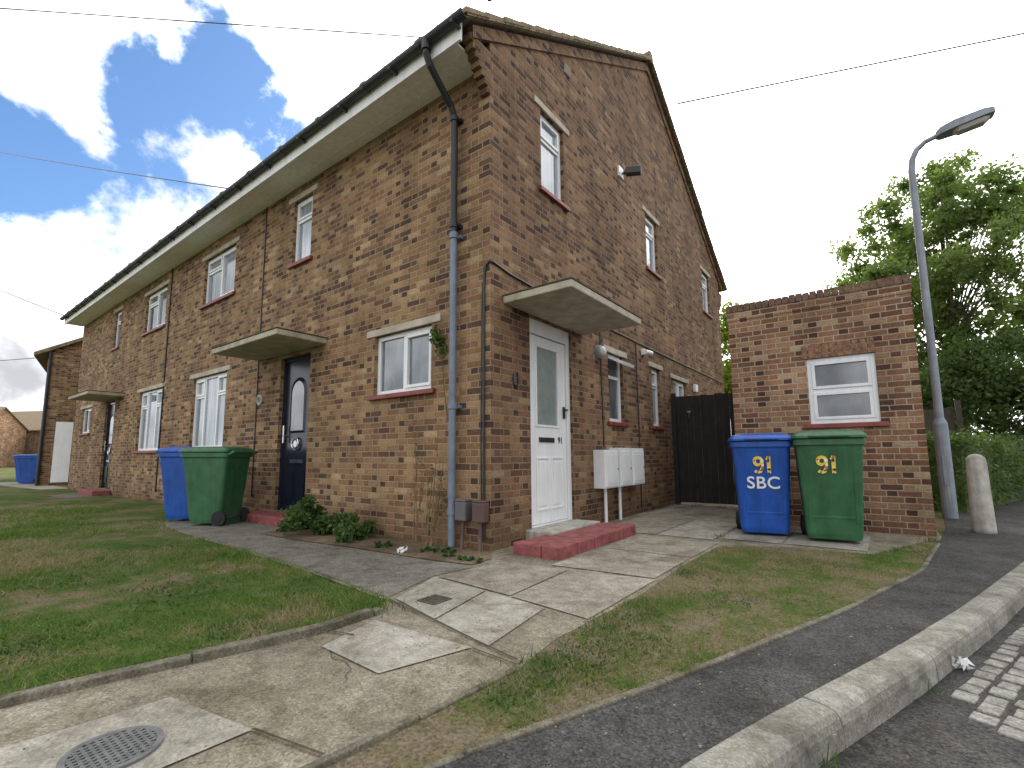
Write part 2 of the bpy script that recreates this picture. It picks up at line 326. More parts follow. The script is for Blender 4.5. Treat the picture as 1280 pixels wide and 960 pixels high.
def window(parent,axis,plane,u0,u1,z0,z1,cols,glass='glass',dep=.05,lintel=True,sill=True,vent_open=False,label=None,le=.14):
    w=empty("window",wp(axis,plane,(u0+u1)/2,z0),parent,label)
    fr=MB(); gl=MB(); f=.05
    wbox(fr,axis,plane,u0,u1,z0,z0+f,dep,dep+.06); wbox(fr,axis,plane,u0,u1,z1-f,z1,dep,dep+.06)
    wbox(fr,axis,plane,u0,u0+f,z0+f,z1-f,dep,dep+.06); wbox(fr,axis,plane,u1-f,u1,z0+f,z1-f,dep,dep+.06)
    a=u0+f; tot=(u1-u0)-2*f; m=.045
    for ci,(wf,rows) in enumerate(cols):
        b=a+tot*wf; ca=a+(m/2 if ci>0 else 0); cb=b-(m/2 if ci<len(cols)-1 else 0)
        if ci<len(cols)-1: wbox(fr,axis,plane,b-m/2,b+m/2,z0+f,z1-f,dep+.002,dep+.058)
        t=z1-f; H=(z1-z0)-2*f
        for ri,(hf,sash) in enumerate(rows):
            bt=t-H*hf; ta=t-(m/2 if ri>0 else 0); tb=bt+(m/2 if ri<len(rows)-1 else 0)
            if ri<len(rows)-1: wbox(fr,axis,plane,ca,cb,bt-m/2,bt+m/2,dep+.004,dep+.056)
            opened=vent_open and ri==0 and ci==0
            if sash and not opened:
                s=.034
                wbox(fr,axis,plane,ca,cb,ta-s,ta,dep-.012,dep+.05); wbox(fr,axis,plane,ca,cb,tb,tb+s,dep-.012,dep+.05)
                wbox(fr,axis,plane,ca,ca+s,tb+s,ta-s,dep-.012,dep+.05); wbox(fr,axis,plane,cb-s,cb,tb+s,ta-s,dep-.012,dep+.05)
            if opened:
                hh=(ta-tb); ang=math.radians(62)
                out=Vector((0,-1,0)) if axis=='x' else Vector((1,0,0)); ud=Vector((1,0,0)) if axis=='x' else Vector((0,1,0))
                dn=Vector((0,0,-math.cos(ang)))+out*math.sin(ang); nrm=ud.cross(dn)
                top=Vector(wp(axis,plane,(ca+cb)/2,ta,dep-.02)); hw=(cb-ca)/2
                vp=MB()
                for off,hu,hd in ((dn*.02,hw,.02),(dn*(hh-.02),hw,.02)): vp.obox(top+off,(ud,dn,nrm),(hu,hd,.018))
                for sg in (-1,1): vp.obox(top+dn*hh/2+ud*sg*(hw-.02),(ud,dn,nrm),(.02,hh/2-.04,.0175))
                make(vp,"open_fanlight",M['white'],w)
                g2=MB(); g2.obox(top+dn*hh/2,(ud,dn,nrm),(hw-.04,hh/2-.04,.006)); make(g2,"fanlight_glass",M['glassnet'],w)
            t=bt
        a=b
    wbox(gl,axis,plane,u0+f*.5,u1-f*.5,z0+f*.5,z1-f*.5,dep+.025,dep+.04)
    make(fr,"frame",M['white'],w,bevel=.003); make(gl,"glass",M[glass],w)
    if sill:
        s=MB(); wbox(s,axis,plane,u0-.07,u1+.07,z0-.055,z0-.003,-.045,dep+.05); make(s,"sill",M['sill'],w,bevel=.006)
    if lintel:
        s=MB(); wbox(s,axis,plane,u0-le,u1+le,z1+.003,z1+.085,-.018,.06); make(s,"lintel",M['lintel'],w,bevel=.005)
    return w

# ------------------------------------------------------------------ ground
def sheet(name,pts,z,mat,label,cat):
    mb=MB(); mb.poly([(x,y,z) for x,y in pts]); return make(mb,name,mat,None,label=label,cat=cat,kind="structure",origin=(pts[0][0],pts[0][1],z))
kin=[(1.2,-9),(1.75,-5.0),(2.12,-3.1),(2.38,-2.06),(2.50,-1.70),(2.85,-.78),(3.22,.30),(3.79,2.13),(4.75,5.2),(7.2,13),(12,28)]
def offset(pl,d):
    out=[]
    for i,p in enumerate(pl):
        a=Vector(pl[max(i-1,0)]); b=Vector(pl[min(i+1,len(pl)-1)]); t=(b-a).normalized(); n=Vector((t.y,-t.x)); q=Vector(p)+n*d; out.append((q.x,q.y))
    return out
sheet("ground",[(-300,-300),(300,-300),(300,300),(-300,300)],-.14,M['lawn'],"grassy open ground reaching the horizon","ground")
sheet("road",offset(kin,.05)+[(60,60),(60,-40),(1.2,-40)],-.10,M['road'],"dark worn tarmac road beside the kerb","road")
g=MB(); plat=kin[:]+[(12,60),(-120,60),(-120,-40),(1.2,-40)]
g.poly([(x,y,0) for x,y in plat]); make(g,"lawn",M['lawn'],None,(0,0,0),label="patchy dry green lawn around the houses",cat="lawn",kind="structure")
lawn_edge=[(-.9,-7.5),(-.02,-4.3),(.33,-3.14),(.40,-2.81),(.51,-2.44),(.60,-2.06),(.59,-1.70),(.42,-1.53)]
path_edge=[(.42,-1.53),(-.72,-1.40),(-2.39,-1.30),(-4.38,-1.20),(-5.0,-1.0)]
vL=[(1.1,-7),(1.38,-4.0),(1.50,-3.1),(1.56,-2.64),(1.60,-2.28),(1.64,-1.79),(1.60,-1.45),(1.65,-.50),(1.61,.42),(1.64,1.40),(2.05,1.70),(2.82,1.82),(3.24,2.9)]
vR=[(1.12,-7),(1.42,-4.0),(1.58,-3.1),(1.82,-2.44),(1.99,-2.04),(2.21,-1.49),(2.43,-.88),(2.71,-.09),(3.11,1.29),(3.33,2.78),(3.5,4.08),(3.62,5.6),(3.75,6.1),(6.4,14),(11,28)]
paving=lawn_edge+path_edge[1:]+[(-5.0,.05),(.0,.05),(.0,5.6),(3.4,5.6),(3.4,2.95)]+vL[::-1]
sheet("concrete_path",paving,.006,M['paving'],"cracked stained concrete path round the house","path")
sheet("grass_verge",vL+[(3.34,2.9)]+vR[9::-1],.004,M['verge'],"dry patchy grass verge beside pavement","verge")
sheet("tarmac_path",[(-5.0,-.95),(-4.38,-1.17),(-2.39,-1.27),(-.72,-1.37),(.40,-1.49),(.24,-.95),(.30,-.56),(-2.7,-.8),(-3.0,-.02),(-4.3,-.02)],.010,M['tarpath'],"worn tarmac path leading to front door","path")
sheet("soil_bed",[(-2.85,-.76),(-1.9,-.72),(-1.2,-.64),(-.3,-.60),(.24,-.53),(.22,-.25),(.02,-.02),(-2.95,-.02)],.014,M['soil'],"dry soil bed at the foot of the wall","soil")
sheet("asphalt_pavement",vR+kin[::-1],.008,M['asphalt'],"narrow dark asphalt pavement beside kerb","pavement")
for pp,mt in [([(.46,-1.48),(.27,-.97),(.80,-1.03),(.93,-1.60)],'slab'),([(.945,-1.605),(.815,-1.03),(1.31,-1.10),(1.40,-1.71)],'slab'),
      ([(.78,-2.17),(.68,-1.80),(1.35,-1.77),(1.22,-2.19)],'slab'),([(.70,-3.22),(.76,-2.76),(1.22,-2.68),(1.20,-3.14)],'slab'),
      ([(.32,-.95),(.36,-.30),(.95,-.22),(1.0,-1.02)],'slab2'),([(1.015,-1.03),(.965,-.215),(1.60,-.12),(1.60,-1.12)],'slab2'),
      ([(.76,-.16),(.76,.72),(1.58,.76),(1.58,-.09)],'slab2'),([(.76,.735),(.76,1.62),(1.60,1.66),(1.585,.775)],'slab2'),
      ([(.20,1.75),(.20,3.2),(.9,3.2),(.9,1.75)],'slab2'),([(.915,1.76),(.915,3.2),(1.5,3.2),(1.5,1.75)],'slab'),([(.1,3.22),(.1,5.0),(1.42,5.0),(1.42,3.22)],'slab2'),([(1.55,1.90),(1.55,2.9),(2.1,2.9),(2.1,1.90)],'slab'),([(2.12,1.92),(2.12,2.9),(2.8,2.9),(2.78,1.92)],'slab')]:
    sheet("concrete_slab",pp,.012,M[mt],"weathered concrete slab set in the path","slab")
def strip(a,b,w=.010,z=.0155):
    a,b=Vector(a),Vector(b); t=(b-a).normalized(); n=Vector((t.y,-t.x))*w/2
    sheet("paving_joint",[tuple(a-n),tuple(b-n),tuple(b+n),tuple(a+n)],z,M['joint'],"dark mossy joint between the concrete slabs","joint")
for a,b in (((.60,-2.05),(.78,-2.0)),((1.36,-1.78),(1.63,-1.80)),((.45,-1.52),(1.60,-1.76)),((1.22,-2.68),(1.53,-2.62))): strip(a,b)
k=MB()
def along(pl,s):
    for a,b in zip(pl,pl[1:]):
        L=(Vector(b)-Vector(a)).length
        if s<=L: return Vector(a)+(Vector(b)-Vector(a))*(s/L)
        s-=L
    return Vector(pl[-1])
s=0; tot=sum((Vector(b)-Vector(a)).length for a,b in zip(kin,kin[1:]))
while s<tot-1:
    L=.86
    ps=[along(kin,s+.003+(L-.006)*q/4) for q in range(5)]; t=(ps[-1]-ps[0]).normalized(); n=Vector((t.y,-t.x)); r=[]
    jz=random.uniform(-.003,.003)
    for p in ps:
        prof=[(0,-.2),(0,.012),(.004,.016),(.08,.016),(.104,.010),(.120,-.006),(.128,-.03),(.136,-.2)]
        r.append([((p+n*a).x,(p+n*a).y,z+(jz if z>-.1 else 0)) for a,z in prof])
    k.loft(r); s+=L
make(k,"kerb",M['kerb'],None,(2.5,-1.7,-.1),label="curved row of grey worn concrete kerb stones",cat="kerb",kind="structure",bevel=.004)
def edging(pl,w,z,name,label,seg=.85):
    mb=MB(); tot=sum((Vector(b)-Vector(a)).length for a,b in zip(pl,pl[1:])); s=0
    while s<tot-.05:
        e=min(s+seg-.006,tot); r=[]
        jz=random.uniform(-.006,.006)
        for q in range(4):
            p=along(pl,s+(e-s)*q/3); p2=along(pl,min(s+(e-s)*q/3+.01,tot)); p0=along(pl,max(s+(e-s)*q/3-.01,0)); t=(p2-p0).normalized(); n=Vector((t.y,-t.x))*w/2
            a,b=p-n,p+n; r.append([(a.x,a.y,-.05),(a.x,a.y,z+jz),(b.x,b.y,z+jz),(b.x,b.y,-.05)])
        mb.loft(r); s+=seg
    make(mb,name,M['edging'],None,(pl[0][0],pl[0][1],0),label=label,cat="edging",kind="structure",bevel=.006)
edging(lawn_edge[:-1],.055,.04,"path_edging","mossy concrete edging between lawn and path")
edging([(1.38,-4.0),(1.50,-3.1),(1.56,-2.64),(1.60,-2.28),(1.645,-1.79)],.028,.02,"path_edging","thin concrete edging beside grass verge")
edging(vR[1:10],.03,.017,"path_edging","thin concrete edging between verge and asphalt")
mb=MB()
d=Vector((.31,.95)).normalized(); n=Vector((d.y,-d.x))
for r in range(9):
    for c_ in range(24):
        p=Vector((3.02,-.95))+d*(c_*.105+(.05 if r%2 else 0)+random.uniform(-.006,.006))+n*(.02+r*.085+random.uniform(-.005,.005))
        if c_<2 and r<1: continue
        if random.random()<.04: continue
        a=random.uniform(-.09,.09); dd=Vector((d.x*math.cos(a)-d.y*math.sin(a),d.x*math.sin(a)+d.y*math.cos(a))); n2=Vector((dd.y,-dd.x))
        mb.obox((p.x,p.y,-.1135+random.uniform(-.002,.002)),((dd.x,dd.y,0),(n2.x,n2.y,0),(0,0,1)),(random.uniform(.038,.048),random.uniform(.030,.038),.02))
make(mb,"sett_paving",M['sett'],None,label="worn grey granite setts set in the road edge",cat="paving",kind="structure",bevel=.006)
mx_,my_=1.005,-2.985
mh=empty("manhole_cover",(mx_,my_,.012),None,"round grey iron manhole cover in concrete slab","manhole cover")
mb=MB(); mb.tube([(mx_,my_,.008),(mx_,my_,.0165)],.104,36); make(mb,"recess",M['ironhole'],mh)
mb=MB(); ro=[(mx_+math.cos(a)*.124,my_+math.sin(a)*.124,z) for z in (.008,.021) for a in [2*math.pi*i/36 for i in range(36)]]; ri=[(mx_+math.cos(a)*.106,my_+math.sin(a)*.106,z) for z in (.021,.008) for a in [2*math.pi*i/36 for i in range(36)]]
mb.v=ro+ri
for kk in range(3):
    for i in range(36): mb.f.append((kk*36+i,kk*36+(i+1)%36,(kk+1)*36+(i+1)%36,(kk+1)*36+i))
make(mb,"rim",M['irongrey'],mh)
mb=MB()
for i in range(-5,6):
    x=i*.019; L=math.sqrt(max(0,.105**2-x*x)); mb.box(mx_+x-.0045,mx_+x+.0045,my_-L,my_+L,.0165,.0215)
for i in range(-5,6):
    y=i*.019; L=math.sqrt(max(0,.104**2-y*y)); mb.box(mx_-L,mx_+L,my_+y-.0045,my_+y+.0045,.0165,.0208)
make(mb,"grid",M['irongrey'],mh)
dr=empty("drain_cover",(.685,-1.365,.012),None,"small square rusty drain cover in the path","drain cover")
mb=MB(); 
for (a,b,c_,d_) in ((-.075,.075,-.075,-.06),(-.075,.075,.06,.075),(-.075,-.06,-.06,.06),(.06,.075,-.06,.06)): mb.box(.685+a,.685+b,-1.365+c_,-1.365+d_,.008,.019)
make(mb,"rim",M['iron'],dr)
mb=MB(); mb.box(.627,.743,-1.423,-1.307,.008,.015)
for i in range(5): mb.box(.635,.735,-1.413+i*.023,-1.405+i*.023,.015,.019)
make(mb,"grid",M['iron'],dr)

# ------------------------------------------------------------------ main house
RY,RZ,SL=4.65,8.33,.63
def zr(y): return RZ-abs(y-RY)*(SL if y<RY else .60)
XE=-16.24; YB=9.3; EZ=4.95
H=empty("brick_house",(0,0,0),None,"two storey brown brick house with gabled end and concrete canopies","house")
W1=(-1.80,-.82,1.60,2.31); GW2=(-7.3,-5.86,1.05,2.37); UA=(-3.86,-3.35,3.74,4.73); UB=(-7.12,-5.80,3.75,4.66); FD=(-4.02,-3.22,.14,2.33)
mir=lambda o:(-16.24-o[1],-16.24-o[0],o[2],o[3])
fo=[W1,GW2,UA,UB,FD]; fo=fo+[mir(o) for o in fo]
S1=(.95,1.48,4.02,5.04); S2=(4.28,4.83,4.12,5.13); S3=(7.78,8.38,4.2,5.19); SD=(.67,1.57,.10,2.40)
L1=(2.60,3.10,1.35,2.33); L2=(4.28,4.66,1.36,2.36); L3=(5.35,6.15,1.3,2.30)
so=[S1,S2,S3,SD,L1,L2,L3]
mb=MB(); wall_face(mb,'x',0,XE,0,0-.05,EZ+.3,fo)
mb.poly([(XE,0,-.05),(XE,YB,-.05),(XE,YB,5.1),(XE,RY,RZ-.1),(XE,0,5.2)]); mb.poly([(XE,YB,-.05),(0,YB,-.05),(0,YB,5.2),(XE,YB,5.2)])
make(mb,"front_wall",M['brick'],H,(0,0,0))
mb=MB(); wall_face(mb,'y',0,0,YB,-.05,5.2,so)
mb.poly([(0,0,5.2),(0,YB,5.2),(0,YB,zr(YB)-.05),(0,RY,RZ-.05),(0,0,zr(0)-.05)])
for sgn in (-1,1):
    y0=-.30 if sgn<0 else YB+.30; pts=[(y0,zr(y0)-.06),(RY,RZ-.06),(RY,RZ-.22),(y0,zr(y0)-.20)]
    mb.add([(x,y,z) for x in (-.05,.028) for y,z in pts],[(0,1,2,3),(7,6,5,4),(0,4,5,1),(1,5,6,2),(2,6,7,3),(3,7,4,0)])
for i in range(9):
    z0=4.60+i*.0675; out=.046*(i+1)
    if z0>zr(-out)-.1: break
    mb.box(-.10,.012,-out,.0,z0,z0+.066)
    mb.box(-.10,.012,YB,YB+out,z0,z0+.066)
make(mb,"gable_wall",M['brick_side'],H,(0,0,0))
mb=MB(); mb.box(XE-.1,-.105,-.40,0,EZ,EZ+.02)
for q in range(1,3): mb.box(XE-.1,-.105,-.40+q*.133-.004,-.40+q*.133+.004,EZ-.004,EZ)
make(mb,"soffit",M['cream'],H,(-.24,0,EZ))
mb=MB(); mb.box(XE-.1,-.02,-.43,-.402,EZ-.03,EZ+.16); make(mb,"fascia_board",M['cream'],H,(-.24,-.4,EZ))
mb=MB(); rr=.055
prof=[(math.cos(a)*rr,math.sin(a)*rr) for a in [math.pi+i*math.pi/8 for i in range(9)]]
ring=lambda x:[(x,-.49+p,EZ+.15+q) for p,q in prof]+[(x,-.49+p*.88,EZ+.15+q*.88) for p,q in prof[::-1]]
mb.loft([ring(XE-.15),ring(.10)])
for i in range(18): xx=XE+.4+i*.93; mb.box(xx-.015,xx+.015,-.55,-.425,EZ+.075,EZ+.10); mb.tube([(xx+.4,-.49,EZ+.147),(xx+.46,-.49,EZ+.147)],.06,10)
make(mb,"gutter",M['darkgrey'],H,(0,-.49,EZ))
mb=MB(); nC=17
for sgn in (-1,1):
    ye=RY+sgn*(RY+.50)
    for i in range(nC):
        t0=i/nC; t1=(i+1)/nC+.012
        ya=ye+(RY-ye)*t0; yb=ye+(RY-ye)*min(t1,1); za=zr(ya)+.02; zb=zr(yb)-.005
        pts=[(ya,za+.03),(yb,zb+.03),(yb,zb-.01),(ya,za-.03)]
        x0,x1=XE-.12,.115+random.uniform(-.008,.008)
        mb.add([(x,y,z) for x in (x0,x1) for y,z in pts],[(3,2,1,0),(4,5,6,7),(0,1,5,4),(1,2,6,5),(2,3,7,6),(3,0,4,7)])
        if sgn<0 and i==0:
            for j in range(80): xx=XE+j*.205; mb.tube([(xx,ya-.004,za+.01),(xx,yb,zb+.028)],.034,6)
for i in range(38): x0=-16.3+i*.432; mb.tube([(x0,RY,RZ+.03),(x0+.425,RY,RZ+.035)],[.105,.115],10)
make(mb,"roof",M['roof'],H,(0,RY,5))
mb=MB()
for sgn in(-1,1):
    ye=RY+sgn*(RY+.48)
    a=Vector((.085,ye,zr(ye)-.012)); b=Vector((.085,RY,RZ-.012)); dd=(b-a).normalized()
    for j in range(34):
        p=a+(b-a)*((j+.5)/34); mb.obox(p,((1,0,0),dd,dd.cross(Vector((1,0,0)))),(.025,(b-a).length/34/2-.006,.018))
make(mb,"verge_tiles",M['roof'],H)
mb=MB(); px=-.43
mb.tube([(px-.0,-.495,EZ+.12),(px,-.495,EZ+.0),(px,-.44,EZ-.10),(px,-.13,EZ-.36),(px,-.075,EZ-.46),(px,-.075,3.2)],.036,12)
mb.tube([(px,-.495,EZ+.14),(px,-.495,EZ+.03)],.05,12)
for z in (4.45,3.25): mb.tube([(px,-.075,z),(px,-.075,z+.05)],.045,12); mb.box(px-.06,px+.06,-.04,0,z,z+.04)
make(mb,"downpipe",M['pipeblack'],H,label="black upper rainwater downpipe")
mb=MB(); mb.tube([(px,-.075,3.2),(px,-.075,.02)],.036,12)
for z in (3.13,1.35,.32): mb.tube([(px,-.075,z),(px,-.075,z+.06)],.047,12); mb.box(px-.065,px+.065,-.045,0,z+.005,z+.04)
make(mb,"downpipe",M['pipegrey'],H,label="grey painted lower rainwater downpipe")
two=[(.5,[(1,False)]),(.5,[(1,True)])]
big=[(.30,[(.26,True),(.74,False)]),(.40,[(1,False)]),(.30,[(.26,True),(.74,False)])]
tall=[(1,[(.30,True),(.70,False)])]
up2=[(.5,[(.28,True),(.72,False)]),(.5,[(1,True)])]
window(H,'x',0,*W1,two,'glass'); window(H,'x',0,*GW2,big,'glassnet'); window(H,'x',0,*UA,tall,'glassnet'); window(H,'x',0,*UB,up2,'glassnet')
window(H,'x',0,*mir(W1),two,'glassdark'); window(H,'x',0,*mir(GW2),big,'glassnet'); window(H,'x',0,*mir(UA),tall,'glassdark'); window(H,'x',0,*mir(UB),up2,'glass')
window(H,'y',0,*S1,tall,'glassnet'); window(H,'y',0,*S2,tall,'glassnet'); window(H,'y',0,*S3,tall,'glassnet')
window(H,'y',0,*L1,[(1,[(.32,True),(.68,False)])],'glass',vent_open=True,label="white window with top fanlight pushed open")
window(H,'y',0,*L2,tall,'glassnet'); window(H,'y',0,*L3,two,'glassnet')
def canopy(axis,plane,u0,u1,z,dep):
    mb=MB(); wbox(mb,axis,plane,u0,u1,z,z+.075,-dep,0)
    ob=make(mb,"canopy",M['canopy'],H,bevel=.01,label="flat weathered concrete canopy over a door"); 
    m2=MB(); wbox(m2,axis,plane,u0-.006,u1+.006,z+.0755,z+.088,-dep-.006,0); make(m2,"canopy_covering",M['joint'],ob); return ob
canopy('x',0,-4.70,-2.83,2.385,.68); canopy('x',0,-16.24+2.83,-16.24+4.70,2.385,.68); canopy('y',0,.20,1.86,2.42,.80)
def front_door(u0,u1,z0,z1):
    D=empty("door",((u0+u1)/2,0,z0),H,"dark navy panelled front door with arched glass")
    mb=MB(); dp=.05
    wbox(mb,'x',0,u0,u0+.055,z0,z1,dp,dp+.06); wbox(mb,'x',0,u1-.055,u1,z0,z1,dp,dp+.06); wbox(mb,'x',0,u0+.055,u1-.055,z1-.055,z1,dp,dp+.06)
    wbox(mb,'x',0,u0+.055,u1-.055,z0,z1-.055,dp+.025,dp+.06)
    c=(u0+u1)/2
    for (a,b,c0,c1) in ((u0+.14,c-.04,z0+.15,z0+.55),(c+.04,u1-.14,z0+.15,z0+.55)): wbox(mb,'x',0,a,b,c0,c1,dp+.008,dp+.026)
    n=12; R=.175; zc=z0+1.66
    ring=[(c+math.cos(math.pi*i/n)*R,zc+math.sin(math.pi*i/n)*R) for i in range(n+1)]+[(c-R,z0+1.12),(c+R,z0+1.12)]
    ctr=(c,z0+1.4); outer=[(x+(x-ctr[0])*.22,z+(z-ctr[1])*.12) for x,z in ring]; m=len(ring)
    for i in range(m):
        j=(i+1)%m; mb.add([(outer[i][0],dp+.024,outer[i][1]),(outer[j][0],dp+.024,outer[j][1]),(ring[j][0],dp+.004,ring[j][1]),(ring[i][0],dp+.004,ring[i][1])],[(0,1,2,3)])
    make(mb,"leaf",M['navy'],D)
    mb=MB(); mb.poly([(x,dp+.012,z) for x,z in ring]); make(mb,"glass",M['glassdark'],D)
    mb=MB(); mb.box(u0+.10,u0+.13,dp-.03,dp-.015,z0+.95,z0+1.2); mb.tube([(u0+.115,dp-.03,z0+1.05),(u0+.115,dp+.025,z0+1.05)],.012,8); make(mb,"handle",M['chrome'],D)
    mb=MB(); mb.box(c-.12,c+.12,dp-.004,dp+.024,z0+.66,z0+.71); make(mb,"letterbox",M['chrome'],D)
    mb=MB(); pts=[(c+math.cos(2*math.pi*i/16)*.085,dp+.0,z0+.93+math.sin(2*math.pi*i/16)*.085) for i in range(17)]; mb.tube(pts,.012,6); mb.tube([(c,dp-.0,z0+.93),(c,dp+.024,z0+.93)],.05,10); make(mb,"knocker",M['chrome'],D)
front_door(*FD); front_door(*mir(FD))
def step(pts,z,mat,label):
    mb=MB(); mb.prism(pts,-.02,z); return make(mb,"door_step",mat,H,bevel=.012,label=label)
step([(-4.35,-.36),(-3.05,-.36),(-3.05,-.01),(-4.35,-.01)],.12,M['redstep'],"red painted step below navy front door")
step([(-13.2,-.36),(-11.9,-.36),(-11.9,-.01),(-13.2,-.01)],.12,M['redstep'],"red painted step below front door")
D=empty("door",(0,1.12,.1),H,"white panelled side door with obscured glass and number 91")
a,b,c0,c1=SD; dp=.035; mb=MB()
wbox(mb,'y',0,a,a+.065,c0,c1,dp,dp+.07); wbox(mb,'y',0,b-.065,b,c0,c1,dp,dp+.07); wbox(mb,'y',0,a+.065,b-.065,c1-.16,c1,dp,dp+.07); wbox(mb,'y',0,a+.065,b-.065,c0,c0+.04,dp,dp+.07)
make(mb,"frame",M['white'],D)
mb=MB(); la,lb,lz0,lz1=a+.075,b-.075,c0+.045,c1-.17
ga,gb,gz0,gz1=la+.10,lb-.16,c0+1.10,c1-.27
for (u0,u1,z0,z1) in ((la,ga,lz0,lz1),(gb,lb,lz0,lz1),(ga,gb,gz1,lz1),(ga,gb,lz0,gz0)): wbox(mb,'y',0,u0,u1,z0,z1,dp+.02,dp+.06)
for (u0,u1,z0,z1) in ((ga,gb,gz0,gz0+.025),(ga,gb,gz1-.025,gz1),(ga,ga+.025,gz0+.025,gz1-.025),(gb-.025,gb,gz0+.025,gz1-.025)): wbox(mb,'y',0,u0,u1,z0,z1,dp+.008,dp+.05)
mc=(la+lb)/2
for (u0,u1,z0,z1) in ((la+.10,mc-.025,lz0+.14,lz0+.72),(mc+.025,lb-.10,lz0+.14,lz0+.72)):
    wbox(mb,'y',0,u0,u1,z0,z0+.02,dp+.006,dp+.03); wbox(mb,'y',0,u0,u1,z1-.02,z1,dp+.006,dp+.03); wbox(mb,'y',0,u0,u0+.02,z0+.02,z1-.02,dp+.006,dp+.03); wbox(mb,'y',0,u1-.02,u1,z0+.02,z1-.02,dp+.006,dp+.03)
    wbox(mb,'y',0,u0+.05,u1-.05,z0+.05,z1-.05,dp+.008,dp+.03)
make(mb,"leaf",M['white'],D,bevel=.004)
mb=MB(); wbox(mb,'y',0,ga+.01,gb-.01,gz0+.01,gz1-.01,dp+.03,dp+.04); make(mb,"glass",M['glassfrost'],D)
mb=MB(); wbox(mb,'y',0,la+.16,lb-.28,c0+.93,c0+.985,dp+.005,dp+.03); make(mb,"letterbox",M['black'],D,bevel=.005)
mb=MB(); wbox(mb,'y',0,lb-.07,lb-.04,c0+1.22,c0+1.36,dp+.0,dp+.02); mb.tube([(-dp-.0,lb-.055,c0+1.32),(-dp+.04,lb-.055,c0+1.32),(-dp+.045,lb-.13,c0+1.32)],.011,8); make(mb,"handle",M['black'],D)
text("91",.105,(-dp-.018,lb-.14,c0+.955),(0,1,0),(0,0,1),M['black'],"door_number",D)
mb=MB(); 
for i in range(5): mb.box(.545,.72,.02+i*.33,.345+i*.33,-.02,.115+random.uniform(-.003,.003))
for i in range(1): mb.box(.24,.54,.02,.19,-.02,.112)
mb.box(.24,.54,.194,.55,-.02,.108); mb.box(.32,.54,.554,1.665,-.02,.11)
make(mb,"door_step",M['redstep'],H,bevel=.012,label="red painted brick step below white side door")
mb=MB(); mb.box(-.11,.31,.56,1.62,.0,.125); make(mb,"door_step",M['paleconc'],H,bevel=.01,label="pale concrete threshold inside red step")
for i,(u0,u1) in enumerate(((2.08,2.48),(2.54,2.90),(2.96,3.38))):
    B=empty("meter_box",(0,(u0+u1)/2,.45),H)
    mb=MB(); mb.box(0,.16,u0,u1,.46,.98-.03*(i==0)); mb.box(.16,.172,u0+.02,u1-.02,.48,.93); mb.box(.172,.178,u0+.06,u1-.06,.52,.89); make(mb,"cabinet",M['white'],B,bevel=.01)
    mb=MB(); mb.tube([(.178,u1-.05,.7),(.184,u1-.05,.7)],.012,8); make(mb,"lock",M['black'],B)
    if i<2:
        mb=MB(); mb.tube([(.06,(u0+u1)/2,.46),(.06,(u0+u1)/2,.0)],.022,8); make(mb,"pipe",M['white'],B)
for x0,mt,lb_ in ((-.30,'metergrey',"small grey meter cover by the corner"),(-.08,'meterbrown',"small brown meter cover by the corner")):
    B=empty("meter_cover",(x0,-.08,.2),H,lb_)
    mb=MB(); mb.box(x0-.07,x0+.07,-.10,-.005,.27,.45); mb.prism([(x0-.07,-.1),(x0+.07,-.1),(x0+.07,-.005),(x0-.07,-.005)],.45,.47); make(mb,"cover",M[mt],B,bevel=.012)
    mb=MB(); mb.tube([(x0,-.05,.27),(x0,-.06,.12),(x0+.02,-.09,.0)],.017,8); make(mb,"pipe",M['meterbrown'],B)
def cable(path,r):
    mb=MB(); mb.tube(path,r,6); make(mb,"wall_cable",M['black'],H)
cable([(-.07,-.012,.12),(-.075,-.012,1.5),(-.07,-.012,2.66),(-.05,-.012,2.76),(.0,-.013,2.80),(.013,.03,2.80),(.013,.3,2.76),(.012,1.2,2.72),(.012,2.36,2.68),(.012,5.0,2.66),(.012,9.2,2.66)],.012)
cable([(.012,2.36,3.1),(.012,2.36,2.0),(.012,2.38,1.0)],.009); cable([(.012,3.6,2.68),(.012,3.62,1.2),(.012,3.6,.1)],.009)
cable([(-.1,-.012,.12),(-.11,-.012,1.0),(-.1,-.012,2.3),(-.09,-.012,2.6)],.006); cable([(-.47,-.012,4.3),(-.5,-.012,.2)],.006)
cable([(-4.72,-.012,4.94),(-4.70,-.012,.3)],.009); cable([(-8.86,-.012,4.94),(-8.84,-.012,.2)],.015)
cable([(.012,.36,1.72),(.014,.36,1.62),(.014,.40,1.57),(.014,.44,1.62),(.012,.43,1.74)],.009)
B=empty("security_lamp",(0,3.3,5.3),H); mb=MB(); mb.box(0,.03,3.16,3.32,5.27,5.44); make(mb,"bracket",M['white'],B)
mb=MB(); mb.tube([(.03,3.3,5.36),(.10,3.3,5.36)],.025,8); mb.obox((.19,3.34,5.36),((1,.35,-.1),(-.35,1,0),(0,0,1)),(.12,.055,.055)); make(mb,"lamp_head",M['black'],B,bevel=.012)
B=empty("wall_lamp",(0,2.28,2.2),H); mb=MB(); mb.tube([(0,2.28,2.27),(.06,2.28,2.27)],.095,20); make(mb,"base",M['lamp'],B); mb=MB(); mb.tube([(.06,2.28,2.27),(.10,2.28,2.27),(.12,2.28,2.27)],[.085,.07,.03],20); make(mb,"lens",M['lampbowl'],B,smooth=True)
B=empty("security_camera",(0,3.9,2.55),H); mb=MB(); mb.box(0,.05,3.85,3.95,2.5,2.6); mb.tube([(.05,3.9,2.55),(.10,3.9,2.53)],.02,8); mb.tube([(.09,3.80,2.53),(.12,3.98,2.53)],.04,10); make(mb,"housing",M['white'],B)
B=empty("wall_vent",(0,1.59,6.0),H); mb=MB(); mb.box(0,.015,1.54,1.68,5.93,6.07)
